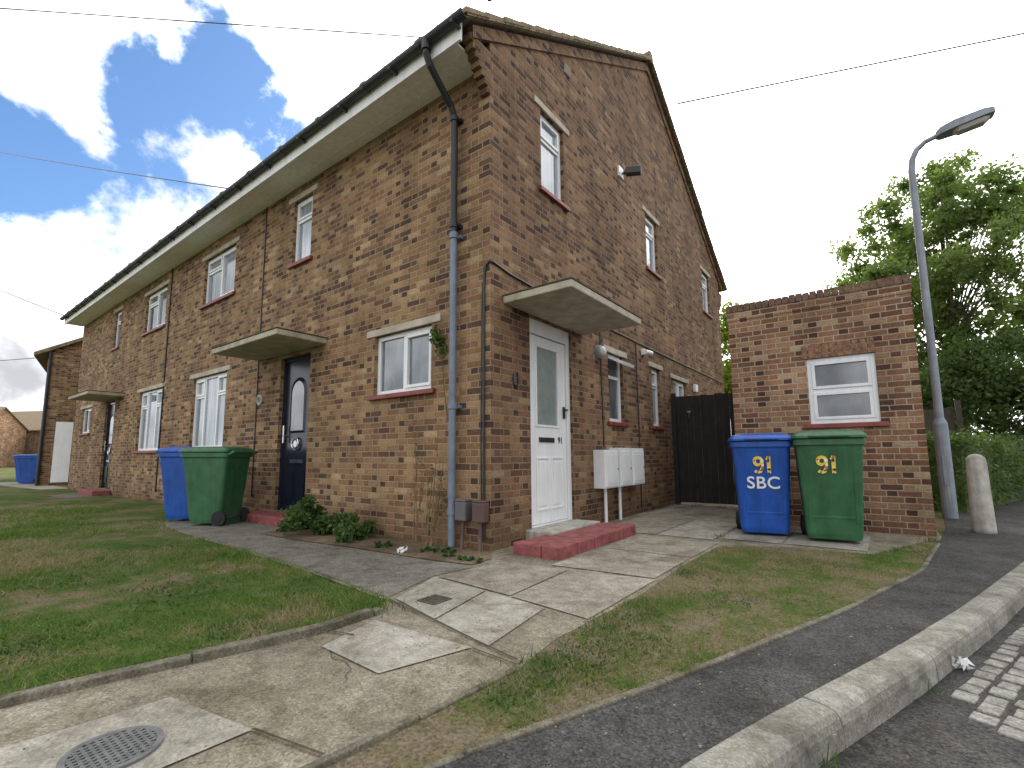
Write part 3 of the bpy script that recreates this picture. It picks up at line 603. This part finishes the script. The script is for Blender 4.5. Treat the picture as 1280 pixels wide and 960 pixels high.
for i in range(4): mb.box(.015,.022,1.55,1.67,5.945+i*.032,5.96+i*.032)
make(mb,"grille",M['lintel'],B)
B=empty("wall_lamp",(0,6.7,2.2),H); mb=MB(); mb.box(0,.06,6.62,6.78,2.18,2.34); make(mb,"base",M['white'],B,bevel=.01)  # white alarm box on the gable, not a lamp
B=empty("number_plaque",(-4.62,0,1.75),H); mb=MB(); mb.tube([(-4.62,0,1.77),(-4.62,-.015,1.77)],.085,20); make(mb,"plate",M['lintel'],B)
text("93",.10,(-4.62,-.018,1.77),(1,0,0),(0,0,1),M['black'],"lettering",B)

# ------------------------------------------------------------------ brick outbuilding
SY,SX0,SX1,SH=3.32,1.45,3.36,2.86; SB=6.3
O=empty("brick_outbuilding",((SX0+SX1)/2,SY,0),None,"small flat roofed red brown brick outbuilding with one window","outbuilding")
SW=(2.31,2.99,1.24,2.04)
mb=MB(); wall_face(mb,'x',SY,SX0,SX1,-.05,SH-.19,[SW]); wall_face(mb,'y',SX1,SY,SB,-.05,SH-.19,[])
mb.poly([(SX0,SY,-.05),(SX0,SB,-.05),(SX0,SB,SH-.19),(SX0,SY,SH-.19)]); mb.poly([(SX0,SB,-.05),(SX1,SB,-.05),(SX1,SB,SH-.19),(SX0,SB,SH-.19)])
make(mb,"wall",M['brick_shed'],O)
mb=MB()
for (x0,x1,y0,y1) in ((SX0,SX1,SY,SY+.22),(SX0,SX0+.22,SY+.22,SB),(SX1-.22,SX1,SY+.22,SB),(SX0+.22,SX1-.22,SB-.22,SB)):
    mb.box(x0-(.012 if x0==SX0 else 0),x1+(.012 if x1==SX1 else 0),y0-(.012 if y0==SY else 0),y1,SH-.19,SH-.075)
make(mb,"parapet",M['brick_shed'],O)
M['cop']=simple("dark_coping_brick",(.18,.105,.072),.95,.45,16,bmp=.4)
mb=MB(); x=SX0-.02
while x<SX1: 
    w=.066; mb.box(x,x+w,SY-.02+random.uniform(-.003,.003),SY+.21,SH-.073,SH+.02+random.uniform(-.005,.005)); x+=w+.009
y=SY+.23
while y<SB:
    for xx in (SX0-.02,SX1-.19): mb.box(xx,xx+.21,y,y+.066,SH-.073,SH+.02)
    y+=.075
make(mb,"coping",M['cop'],O)
mb=MB(); mb.box(SX0+.2,SX1-.2,SY+.2,SB-.2,SH-.28,SH-.22); make(mb,"roof",M['asphalt'],O)
M['sold']=simple("soldier_brick",(.25,.135,.082),.95,.6,22,bmp=.4)
mb=MB(); x=SW[0]-.04
while x<SW[1]-.02: mb.box(x,x+.060,SY-.004,SY+.05,SW[3]+.004,SW[3]+.17); x+=.0735
make(mb,"soldier_arch",M['sold'],O)
window(O,'x',SY,*SW,[(1,[(.5,True),(.5,True)])],'glassdark',dep=.03,lintel=False)

# ------------------------------------------------------------------ gate
G=empty("wooden_gate",(.7,5.19,0),None,"tall black stained boarded timber gate between house and outbuilding","gate")
mb=MB(); x=.03
while x<1.42:
    w=.115; mb.box(x,min(x+w,1.44),5.19+random.uniform(-.003,.003),5.212,.05,1.93+random.uniform(-.012,.012)); x+=w+.006
make(mb,"boards",M['gate'],G)
for z in (.3,1.0,1.7):
    mb=MB(); mb.box(.04,1.42,5.214,5.25,z,z+.09); make(mb,"rail",M['gate'],G)
mb=MB(); mb.box(.02,.10,5.13,5.188,0,1.99); make(mb,"post",M['gate'],G)
mb=MB(); mb.box(.30,.36,5.15,5.187,1.62,1.66); mb.tube([(.33,5.15,1.64),(.33,5.12,1.55),(.33,5.15,1.5)],.01,6); make(mb,"latch",M['chrome'],G)

# ------------------------------------------------------------------ wheelie bins
def rrect(cx,cy,hw,hd,z,r=.05,n=4):
    pts=[]
    for (sx,sy,a0) in ((1,1,0),(-1,1,90),(-1,-1,180),(1,-1,270)):
        for i in range(n+1):
            a=math.radians(a0+90*i/n); pts.append((cx+sx*(hw-r)+math.cos(a)*r,cy+sy*(hd-r)+math.sin(a)*r,z))
    return pts
def wheelie(mt,loc,rot,label,marks=None,sticker=None,group="wheeled refuse bins by the houses",s=1.0):
    E=empty("wheeled_bin",(0,0,0),None,label,"bin",group)
    body=MB(); body.loft([rrect(0,.02,.215,.22,.03,.05),rrect(0,.02,.225,.235,.08,.05),rrect(0,0,.265,.33,.90,.05),rrect(0,0,.268,.333,.915,.05),
        rrect(0,0,.288,.352,.918,.05),rrect(0,0,.288,.352,.975,.05),rrect(0,0,.27,.335,.978,.05)])
    for sx in (-1,1):
        body.obox((sx*.185,-.265,.52),((1,0,0),(0,.98,.11),(0,-.13,1)),(.012,.016,.33))
    body.obox((0,-.302,.83),((1,0,0),(0,1,.12),(0,-.12,1)),(.235,.016,.035))
    body.obox((0,-.232,.24),((1,0,0),(0,1,.12),(0,-.12,1)),(.17,.010,.012))
    body.box(-.2,.2,.14,.25,.0,.09)
    make(body,"body",M[mt],E,(0,0,0),bevel=.004)
    lid=MB(); lid.loft([rrect(0,-.012,.298,.372,.982,.055),rrect(0,-.012,.298,.372,1.006,.055),rrect(0,.0,.275,.345,1.038,.06),rrect(0,.02,.20,.26,1.062,.07)])
    lid.tube([(-.16,-.388,1.0),(.16,-.388,1.0)],.014,8)
    make(lid,"lid",M[mt],E,(0,0,.98),bevel=.004)
    h=MB(); h.tube([(-.25,.33,.94),(-.25,.42,.985),(.25,.42,.985),(.25,.33,.94)],.017,8); make(h,"handle",M[mt],E,(0,.4,.95))
    for sx in (-1,1):
        w=MB(); w.tube([(sx*.20,.26,.10),(sx*.255,.26,.10)],.10,20); w.tube([(sx*.252,.26,.10),(sx*.262,.26,.10)],.05,12); make(w,"wheel",M['rubber'],E,bevel=.008)
    ax=MB(); ax.tube([(-.2,.26,.10),(.2,.26,.10)],.014,8); make(ax,"axle",M['chrome'],E)
    fy=lambda z:-(.215+(.33-.215)*(z-.08)/.82)-.004
    up=(0,-.13,1)
    if sticker: sticker91(sticker[0],(sticker[1],fy(sticker[2])-.004,sticker[2]),(1,0,0),up,E)
    if marks:
        for (t,sz,x,z,mk,bd) in marks: text(t,sz,(x,fy(z)-.006,z),(1,0,0),up,M[mk],"lettering",E,.003,bd)
    E.location=loc; E.rotation_euler=(0,0,rot); E.scale=(s,s,s)
    return E
wheelie('blue',(1.86,2.50,.012),math.radians(14),"blue wheeled bin marked 91 SBC beside brick outbuilding",[("SBC",.175,.0,.545,'letter',.012)],(.18,.01,.735),s=1.03)
wheelie('green',(2.50,2.44,.012),math.radians(8),"green wheeled bin marked 91 against brick outbuilding",None,(.17,-.02,.735),s=1.04)
wheelie('blue',(-5.00,-.72,.012),math.radians(-50),"blue wheeled bin on path by front wall",s=.97)
wheelie('green',(-4.22,-.70,.012),math.radians(-60),"green wheeled bin on path near navy front door",s=.96)
wheelie('blue',(-21.6,-.1,.0),math.radians(-20),"blue wheeled bin beside the distant brick house")
wheelie('blue',(-22.7,.0,.0),math.radians(-30),"blue wheeled bin beside the distant brick house")

# ------------------------------------------------------------------ street lamp and bollard
Lp=empty("street_lamp",(3.66,5.31,0),None,"tall grey steel street lamp with curved arm beside pavement","street lamp")
mb=MB(); lx,ly=3.66,5.31
mb.tube([(lx,ly,-.02),(lx,ly,1.28),(lx,ly,1.36)],[.082,.080,.05],16)
mb.tube([(lx,ly,1.3),(lx,ly,5.02),(lx+.02,ly,5.18),(lx+.08,ly,5.31),(lx+.18,ly,5.39),(lx+.32,ly,5.43)],[.05,.042,.04,.038,.034,.034],14)
mb.box(lx-.03,lx+.03,ly-.086,ly-.07,.45,.85)
make(mb,"post",M['lamp'],Lp,smooth=False,bevel=.003)
mb=MB(); rg=[]
for t,w,h0,h1 in ((0,.045,-.035,.05),(.05,.10,-.04,.08),(.20,.125,-.04,.10),(.5,.125,-.03,.09),(.60,.09,-.02,.07),(.62,.05,.0,.05)):
    x=lx+.30+t; zc=5.43+t*.12; rg.append([(x,ly-w,zc+h0),(x,ly+w,zc+h0),(x,ly+w*.95,zc+h1*.8),(x,ly+w*.5,zc+h1),(x,ly-w*.5,zc+h1),(x,ly-w*.95,zc+h1*.8)])
mb.loft(rg); make(mb,"lamp_head",M['lamp'],Lp,bevel=.006)
mb=MB(); rg=[]
for t,w,d in ((.18,.06,.01),(.24,.10,.05),(.50,.10,.05),(.56,.06,.01)):
    x=lx+.30+t; zc=5.43+t*.12-.04; rg.append([(x,ly-w,zc),(x,ly+w,zc),(x,ly+w*.7,zc-d),(x,ly-w*.7,zc-d)])
mb.loft(rg); make(mb,"lamp_bowl",M['lampbowl'],Lp)
mb=MB(); bx,by=3.80,3.92
rings=[]
for z,r in ((0,.105),(.05,.102),(.76,.088),(.82,.08),(.855,.05),(.868,.012)):
    rings.append([(bx+math.cos(a)*r,by+math.sin(a)*r,z) for a in [2*math.pi*i/20 for i in range(20)]])
mb.loft(rings); make(mb,"bollard",M['paleconc'],None,(bx,by,0),smooth=True,label="short round pale concrete bollard on pavement",cat="bollard")

# ------------------------------------------------------------------ foliage
def leaves(cs,rs,n,size,flat=1.0,shell=.55):
    cs=np.array(cs); rs=np.array(rs); w=rs**2; w=w/w.sum(); idx=rng.choice(len(cs),n,p=w)
    d=rng.normal(size=(n,3)); d/=np.linalg.norm(d,axis=1)[:,None]
    r=rs[idx]*(shell+(1-shell)*rng.random(n))*np.where(rng.random(n)<.18,1.3,1); p=cs[idx]+d*r[:,None]*np.array([1,1,flat])
    a=rng.normal(size=(n,3)); a/=np.linalg.norm(a,axis=1)[:,None]; b=np.cross(a,rng.normal(size=(n,3))); b/=np.linalg.norm(b,axis=1)[:,None]
    s=size*(.6+.8*rng.random(n))[:,None]
    v=np.stack([p-a*s,p+b*s*.55,p+a*s,p-b*s*.55],1).reshape(-1,3)
    m=MB(); m.v=[tuple(q) for q in v]; m.f=[(4*i,4*i+1,4*i+2,4*i+3) for i in range(n)]
    return m
def tree(base,h,crown,mat,n,size,label,trunk_h,seed,clumps=60,cr=.55,shell=.3,top=.45):
    r=random.Random(seed); x,y,z=base
    T=empty("tree",base,None,label,"tree")
    cx,cy,cz,rx,ry,rz=crown
    cs=[];rs=[]
    for i in range(clumps):
        while True:
            d=Vector((r.uniform(-1,1),r.uniform(-1,1),r.uniform(-1,1)))
            if .10<d.length<1: break
        k=(1-top*max(0,d.z)); cs.append((cx+d.x*rx*k,cy+d.y*ry*k,cz+d.z*rz)); rs.append(cr*r.uniform(.4,1.25))
    tm=MB(); tm.tube([(x,y,-.1),(x+.05,y,trunk_h*.5),(x,y+.05,trunk_h),(x+.05,y,cz),(x,y,cz+rz*.7)],[h*.022,h*.016,h*.011,h*.006,h*.002],10)
    for c in cs[::5]:
        z0=trunk_h*.8+(c[2]-trunk_h*.8)*.45; z0=max(trunk_h*.6,min(z0,cz+rz*.6)); mid=((x+c[0])/2,(y+c[1])/2,(z0+c[2])/2+.1)
        tm.tube([(x,y,z0),mid,c],[h*.003,h*.002,h*.0008],5)
    make(tm,"trunk",M['bark'],T,base)
    lm=leaves(cs,rs,n,size,.85,shell); make(lm,"crown",mat,T)
tree((4.9,14.2,0),9.6,(4.9,14.2,5.2,3.5,2.6,4.0),M['leaf'],70000,.060,"tall leafy light green tree behind the hedge",2.2,3,300,.50,.1,.32)
tree((8.8,15.8,0),8.4,(9.0,15.8,4.6,3.2,3,4.0),M['leafdark'],14000,.10,"broad dark green tree behind the hedge",1.6,5,90,.75)
tree((5.3,12.2,0),4.2,(5.5,12.2,2.4,1.9,1.2,1.4),M['leafdark'],13000,.06,"small dark green tree behind timber fence",1.0,9,60,.45)
tree((-.35,12.6,0),5.2,(-.35,12.6,3.6,.9,.9,1.9),M['leafyellow'],5000,.08,"narrow yellow green tree behind the house",1.0,12,30,.5)
ha,hb=Vector((3.95,6.2)),Vector((7.2,15.5)); hd=(hb-ha); hn=Vector((-hd.y,hd.x)).normalized()
cs=[];rs=[]
for i in range(620):
    t=random.random()**1.3; w=random.uniform(-.9,.55); q=ha+hd*t+hn*(.35+w*.5); cs.append((q.x,q.y,random.uniform(.1,1.12))); rs.append(random.uniform(.12,.22))
m=leaves(cs,rs,30000,.03,1,.4)
core=MB(); a=ha+hn*.02; b=hb+hn*.02; c=hb+hn*.6; d_=ha+hn*.6; core.prism([(a.x,a.y),(b.x,b.y),(c.x,c.y),(d_.x,d_.y)],0,1.08)
m.add(core.v,core.f)
make(m,"hedge",M['hedge'],None,(ha.x,ha.y,0),label="long clipped green hedge beside the pavement",cat="hedge")
F=empty("timber_fence",(4,8.6,0),None,"weathered brown timber fence behind hedge","fence")
mb=MB(); x=3.45
while x<4.15: mb.box(x,x+.11,8.6,8.62,.1,1.72+random.uniform(-.01,.01)); x+=.118
make(mb,"boards",M['timber'],F)
for fx in (3.40,4.18):
    mb=MB(); mb.box(fx,fx+.08,8.5,8.59,0,1.85); make(mb,"post",M['timber'],F)
def bush(c,r,n,size,label,name="shrub",flat=.8,mat='weed'):
    cs=[];rs=[]
    for i in range(14):
        a=random.uniform(0,6.28); q=random.random()**.5
        cs.append((c[0]+math.cos(a)*q*r[0],c[1]+math.sin(a)*q*r[1],random.uniform(.15,.85)*r[2]*(1-.4*q))); rs.append(.35*r[2]*random.uniform(.6,1.1))
    m=leaves(cs,rs,n,size,flat,.2); m.v=[(x,y,max(z,.012)) for x,y,z in m.v]
    make(m,name,M[mat],None,(c[0],c[1],0),label=label,cat="plant")
bush((-2.45,-.36,0),(.36,.26,.44),3200,.026,"leafy green weed clump at foot of front wall")
bush((-1.75,-.34,0),(.38,.22,.30),2200,.024,"leafy green weed clump at foot of front wall")
bush((-.30,-.36,0),(.20,.12,.08),500,.018,"low green weeds in the soil bed","weed")
bush((.12,-.40,0),(.12,.08,.06),260,.016,"low green weeds in the soil bed","weed")
bush((-1.0,-.45,0),(.10,.08,.09),250,.016,"low green weeds in the soil bed","weed")
Pn=empty("climbing_weed",(-.75,-.15,0),None,"tall dry climbing weed against brick wall","plant")
mb=MB(); tips=[]
for i in range(13):
    x0=-.60-random.random()*.32; h=random.uniform(.4,.95) if i>1 else 1.25; dx=random.uniform(-.22,.2)
    pth=[(x0,-.16,0),(x0+dx*.3,-.12,h*.4),(x0+dx*.7,-.07,h*.75),(x0+dx,-.06,h)]; mb.tube(pth,[.006,.005,.004,.002],5)
    for q in range(3):
        z=h*random.uniform(.35,.9); bx_=x0+dx*.6*z/h; mb.tube([(bx_,-.09,z),(bx_+random.uniform(-.12,.12),-.08,z+random.uniform(.04,.15))],[.003,.0015],4)
    tips+=[(pth[2],.05),(pth[3],.05),(pth[1],.03)]
make(mb,"stem",M['stem'],Pn)
m=leaves([t[0] for t in tips],[.08]*len(tips),230,.013,1,.1); make(m,"leaf",M['weed'],Pn)
Pn=empty("climbing_weed",(-.62,-.05,1.9),None,"small green climber on brick beside the window","plant")
mb=MB(); mb.tube([(-.55,-.02,1.25),(-.60,-.03,1.6),(-.62,-.04,1.9),(-.70,-.05,2.15)],[.006,.005,.004,.002],5); make(mb,"stem",M['stem'],Pn)
m=leaves([(-.66,-.07,2.1),(-.70,-.06,2.18),(-.60,-.07,1.98)],[.09,.07,.07],170,.024,1,.1); make(m,"leaf",M['weed'],Pn)
for (cx,cy,cz,lb_) in ((-.62,-.52,.03,"crumpled white plastic litter on soil bed"),(3.12,-.42,-.07,"crumpled white litter lying on the road setts")):
    mb=MB()
    for i in range(26):
        a=Vector((random.gauss(0,1),random.gauss(0,1),random.gauss(0,.5))).normalized()*random.uniform(.02,.055)
        p=Vector((cx,cy,cz))+a; b=Vector((random.gauss(0,1),random.gauss(0,1),random.gauss(0,1))).normalized()*.03; c=a.cross(b).normalized()*.025
        mb.poly([p-b,p+c,p+b])
    make(mb,"crumpled_litter",M['litter'],None,label=lb_,cat="litter")

# ------------------------------------------------------------------ grass blades
def pip(P,x,y):
    ins=np.zeros(len(x),bool); n=len(P); j=n-1
    for i in range(n):
        xi,yi=P[i]; xj,yj=P[j]
        c=((yi>y)!=(yj>y))&(x<(xj-xi)*(y-yi)/(yj-yi+1e-12)+xi); ins^=c; j=i
    return ins
def blades(x,y,h,w,lean=.55):
    n=len(x); a=rng.random(n)*6.283; ln=rng.normal(0,lean,size=(n,2))*h[:,None]
    dx,dy=np.cos(a)*w,np.sin(a)*w; z=np.zeros(n)
    v=np.stack([np.stack([x-dx,y-dy,z],1),np.stack([x+dx,y+dy,z],1),np.stack([x+ln[:,0],y+ln[:,1],h],1)],1).reshape(-1,3)
    m=MB(); m.v=[tuple(q) for q in v]; m.f=[(3*i,3*i+1,3*i+2) for i in range(n)]; return m
N=330000; x=rng.uniform(-10,.65,N); y=rng.uniform(-6.5,-.9,N)
dist=np.hypot(x-2.88,y+3.49); keep=(rng.random(N)<np.clip(6.0/dist**1.5,0,1))&~pip([(p[0]+.02,p[1]+.02) for p in paving],x,y)&(dist>1.2)
keep&=~pip([(-10,-.6),(-5.0,-.6),(-5.0,2),(-10,2)],x,y)
pn=(np.sin(x*2.1+1.3*np.sin(y*1.7))+np.sin(y*2.9+x*.8)+np.sin(x*5.3-y*4.1)*.5)
keep&=rng.random(N)<np.clip(.50+.32*pn,.05,1)
x,y,pn2=x[keep],y[keep],pn[keep]; d2=np.hypot(x-2.88,y+3.49)
tuft=(rng.random(len(x))<.06)*.025
m=blades(x,y,(.014+.024*rng.random(len(x))+tuft)*(1+.3*pn2),.0016+.0006*d2,.7)
make(m,"grass",M['blade'],None,(0,0,0),label="short patchy lawn grass blades",cat="grass",kind="stuff")
vp=vL+vR[9::-1]
N=140000; x=rng.uniform(1.1,3.45,N); y=rng.uniform(-4,2.9,N); k=pip(vp,x,y)
pn=(np.sin(x*3.1+1.3*np.sin(y*2.3))+np.sin(y*2.4+x*1.8)+np.sin(x*6.3-y*5.1)*.5)
den=np.clip(.20+.26*pn+.60*np.exp(-((x-1.80)/.24)**2)*(y>-2.2),.02,1); den*=np.where(y<-2.2,.2,1)
k&=rng.random(N)<den; x,y=x[k],y[k]
m=blades(x,y,.014+.028*rng.random(len(x)),.0026,.7)
make(m,"grass",M['bladedry'],None,(0,0,0),label="sparse dry verge grass blades",cat="grass",kind="stuff")
x=[];y=[]
for (a,b,r,c) in ((-.35,-3.0,.16,420),(-.9,-2.2,.2,380),(.2,-2.3,.10,200),(-1.9,-2.6,.25,400),(-.2,-1.75,.12,220),(-2.8,-1.9,.25,350),(1.78,-1.7,.10,420),(1.86,-1.35,.12,420),(1.80,-.9,.10,320),(1.75,-2.0,.07,200),(2.1,-.3,.14,260),(1.85,.3,.12,240),(2.4,1.0,.15,220),(3.1,2.2,.12,200)):
    x+=list(rng.normal(a,r,c)); y+=list(rng.normal(b,r,c))
x=np.array(x);y=np.array(y); k=~pip(paving,x,y)&(~((x>1.2)&~pip(vp,x,y))); x,y=x[k],y[k]
m=blades(x,y,.012+.018*rng.random(len(x)),.006,1.1)
make(m,"grass",M['weed'],None,(0,0,0),label="broad leaved green weeds in the grass",cat="grass",kind="stuff")
tx=[];ty=[];tz=[]
for (a,b,c,z) in ((2.665,-1.62,50,-.1),(2.97,-.76,25,-.1),(1.70,-1.75,110,0),(1.72,-1.2,110,0),(1.74,-.7,90,0),(1.70,.2,90,0),(.62,-1.6,30,0),(1.5,1.95,50,0),(3.3,2.95,80,0),(.8,4.95,60,0),(.4,5.05,60,0)):
    tx+=list(rng.normal(a,.035 if z<0 else .05,c)); ty+=list(rng.normal(b,.06,c)); tz+=[z]*c
for i in range(len(lawn_edge)-2):
    a,b=lawn_edge[i],lawn_edge[i+1]; c=int(150*math.hypot(a[0]-b[0],a[1]-b[1])); t=rng.random(c)
    tx+=list(a[0]+(b[0]-a[0])*t-.045-.02*rng.random(c)); ty+=list(a[1]+(b[1]-a[1])*t+.01); tz+=[0]*c
tx=np.array(tx);ty=np.array(ty); m=blades(tx,ty,.03+.035*rng.random(len(tx)),.0028); m.v=[(v[0],v[1],v[2]+tz[i//3]) for i,v in enumerate(m.v)]
make(m,"grass",M['weed'],None,(0,0,0),label="green grass tufts along the edges",cat="grass",kind="stuff")
mb=MB()
for i in range(900):
    q=random.random()
    if q<.5: x=random.uniform(.5,1.7); y=random.uniform(-3.2,1.6)
    elif q<.8: x=random.uniform(1.6,2.9); y=random.uniform(-2.6,2.2)
    else: x=random.uniform(-3,.2); y=random.uniform(-1.3,-.1)
    r=random.uniform(.0015,.0045); mb.obox((x,y,.014),((1,random.random(),.2),(-random.random(),1,0),(0,.2,1)),(r,r*.7,r*.5))
make(mb,"loose_gravel",M['slab2'],None,(0,0,0),label="loose grit scattered over path and verge",cat="gravel",kind="stuff")

# ------------------------------------------------------------------ distant houses
def far_house(loc,rot,w,d,h,rh,label,brick='brick_side',wins=True):
    E=empty("brick_house",(0,0,0),None,label,"house","distant brick houses along the street")
    mb=MB(); mb.box(-w,0,0,d,-.1,h)
    mb.poly([(0,0,h),(0,d,h),(0,d/2,h+rh)]); mb.poly([(-w,0,h),(-w,d,h),(-w,d/2,h+rh)])
    make(mb,"wall",M[brick],E,(0,0,0))
    mb=MB()
    for sg in (0,1):
        ye=-.35 if sg==0 else d+.35; ze=h-.35*rh/(d/2); a=[(ye,ze),(d/2,h+rh),(d/2,h+rh+.12),(ye,ze+.12)]
        mb.add([(x,y,z) for x in (-w-.15,.15) for y,z in a],[(0,1,2,3),(7,6,5,4),(0,4,5,1),(1,5,6,2),(2,6,7,3),(3,7,4,0)])
    make(mb,"roof",M['roof'],E,(0,0,h))
    if wins:
        for (x,z) in ((-w*.2,1.1),(-w*.75,1.1),(-w*.2,3.4),(-w*.5,3.4),(-w*.8,3.4)):
            q=empty("window",(x,-.02,z),E); mb=MB(); mb.box(x-.6,x+.6,-.06,-.01,z,z+1.1); make(mb,"frame",M['white'],q); mb=MB()
            mb.box(x-.53,x-.03,-.075,-.06,z+.07,z+1.03); mb.box(x+.03,x+.53,-.075,-.06,z+.07,z+1.03); make(mb,"glass",M['glassdark'],q)
    E.location=loc; E.rotation_euler=(0,0,rot); return E
h2=far_house((-19.4,-.25,0),math.radians(-13),11,8,4.55,2.4,"neighbouring brown brick house with gabled end",brick='brick',wins=False)
mb=MB(); mb.box(.0,.03,.36,.80,.1,2.15); make(mb,"door",M['white'],h2,(0,.55,.1),label="white door in gable wall")
mb=MB(); mb.tube([(.05,.05,.0),(.05,.05,4.5)],.05,8); make(mb,"downpipe",M['black'],h2,(0,0,0))
far_house((-72,9.5,0),math.radians(30),13,8,4.4,2.5,"distant brown brick house with tiled roof",'brick_shed')
far_house((-70,2.2,0),math.radians(50),9,7,4.3,2.2,"distant red brick house with tiled roof",'brick_shed')
far_house((-80,-7.5,0),math.radians(60),10,7,4.4,2.2,"distant brown brick house with tiled roof",'brick_shed')
sheet("concrete_path",[(-24,-1.1),(-16.5,-.55),(-16.3,.1),(-24,.3)],.006,M['slab'],"concrete path beside the end house","path")
sheet("concrete_path",[(-13.3,-.9),(-11.7,-.9),(-11.7,-.02),(-13.3,-.02)],.006,M['tarpath'],"path in front of neighbour's door","path")

# ------------------------------------------------------------------ overhead wires
def wire(a,b,sag,label,r=.012):
    a,b=Vector(a),Vector(b); mb=MB(); mb.tube([a+(b-a)*(i/14)-Vector((0,0,sag*4*(i/14)*(1-i/14))) for i in range(15)],r,5)
    make(mb,"overhead_wire",M['black'],None,label=label,cat="wire",group="overhead telephone wires")
wire((-4.74,-.45,5.05),(-30,-3.5,15.3),.1,"thin black overhead wire running to the eaves",.010)
wire((-34,-11.6,18.7),(-7,9.1,16.15),.0,"thin black overhead wire crossing above the roof",.020)
wire((-15.8,-.45,5.05),(-36,-1.3,10.9),.05,"thin black overhead wire to the end of the eaves",.016)
wire((-19.4,.2,4.5),(-40,-2.3,6.3),.05,"thin black overhead wire to the neighbouring house",.016)
wire((-1,10.1,11.4),(16,22.2,15.4),.0,"thin black overhead wire above the outbuilding",.024)

# ------------------------------------------------------------------ sky, sun
w=bpy.data.worlds.new("World"); scene.world=w; w.use_nodes=True; nt=w.node_tree; nt.nodes.clear()
tc=nt.nodes.new("ShaderNodeTexCoord").outputs["Generated"]
sky=nt.nodes.new("ShaderNodeTexSky"); sky.sky_type='NISHITA'; sky.sun_disc=False; sky.sun_elevation=math.radians(37); sky.sun_rotation=math.radians(344)
bg1=nt.nodes.new("ShaderNodeBackground"); nt.links.new(mix(nt,1.0,sky.outputs[0],(.80,1.08,1.36),'MULTIPLY'),bg1.inputs[0]); bg1.inputs[1].default_value=.15
n1=noise(nt,tc,5.0,7,.6,.15); n2=noise(nt,tc,6.0,5,.6,.2)
def vdist(c):
    v=nt.nodes.new("ShaderNodeVectorMath"); v.operation='DISTANCE'; nt.links.new(tc,v.inputs[0]); v.inputs[1].default_value=c; return v.outputs["Value"]
dm=mth(nt,'MINIMUM',mth(nt,'MINIMUM',vdist((-.835,.20,.505)),vdist((-.905,.10,.41))),vdist((-.775,.295,.55)))
cov=mth(nt,'ADD',mth(nt,'MULTIPLY',mth(nt,'SUBTRACT',n1,.5),.95),mth(nt,'MULTIPLY',mth(nt,'SUBTRACT',dm,.105),2.2))
cl=ss(nt,cov,-.06,.07)
sunv=vdist((-.22,.76,.61)); gl=ss(nt,sunv,1.05,.1)
shade=ss(nt,n2,.36,.60,.70,2.0)
# cloud rims next to the blue are brightest
rim=ss(nt,cov,.45,.03,.0,.45)
cs_=mth(nt,'ADD',mth(nt,'ADD',shade,rim),mth(nt,'MULTIPLY',gl,3.0))
bg2=nt.nodes.new("ShaderNodeBackground")
nt.links.new(mix(nt,gl,(.93,.955,1.0),(1.0,.98,.92)),bg2.inputs[0]); nt.links.new(cs_,bg2.inputs[1])
ms=nt.nodes.new("ShaderNodeMixShader"); nt.links.new(cl,ms.inputs[0]); nt.links.new(bg1.outputs[0],ms.inputs[1]); nt.links.new(bg2.outputs[0],ms.inputs[2])
out=nt.nodes.new("ShaderNodeOutputWorld"); nt.links.new(ms.outputs[0],out.inputs[0])
sl=bpy.data.lights.new("sun","SUN"); sl.energy=1.5; sl.angle=math.radians(12); sl.color=(1,.95,.86)
so_=bpy.data.objects.new("sun",sl); COL.objects.link(so_); so_.rotation_euler=Vector((-.218,.764,.607)).to_track_quat('Z','Y').to_euler()

# ------------------------------------------------------------------ camera
cam=bpy.data.cameras.new("camera"); co=bpy.data.objects.new("camera",cam); COL.objects.link(co); scene.camera=co
cam.sensor_width=36; cam.lens=594/1280*36; cam.shift_y=20/1280; cam.clip_end=2000; cam.clip_start=.05
p=math.radians(6.72); Hh=Vector((-.601,.799,0)).normalized(); R=Vector((.799,.601,0)).normalized()
Fv=Hh*math.cos(p)+Vector((0,0,math.sin(p))); U=R.cross(Fv)
roll=math.radians(-.4); R2=R*math.cos(roll)+U*math.sin(roll); U2=U*math.cos(roll)-R*math.sin(roll)
mt=Matrix((R2,U2,-Fv)).transposed().to_4x4(); mt.translation=(2.881,-3.487,.88); co.matrix_world=mt
scene.view_settings.view_transform='Standard'; scene.view_settings.look='None'; scene.view_settings.exposure=0
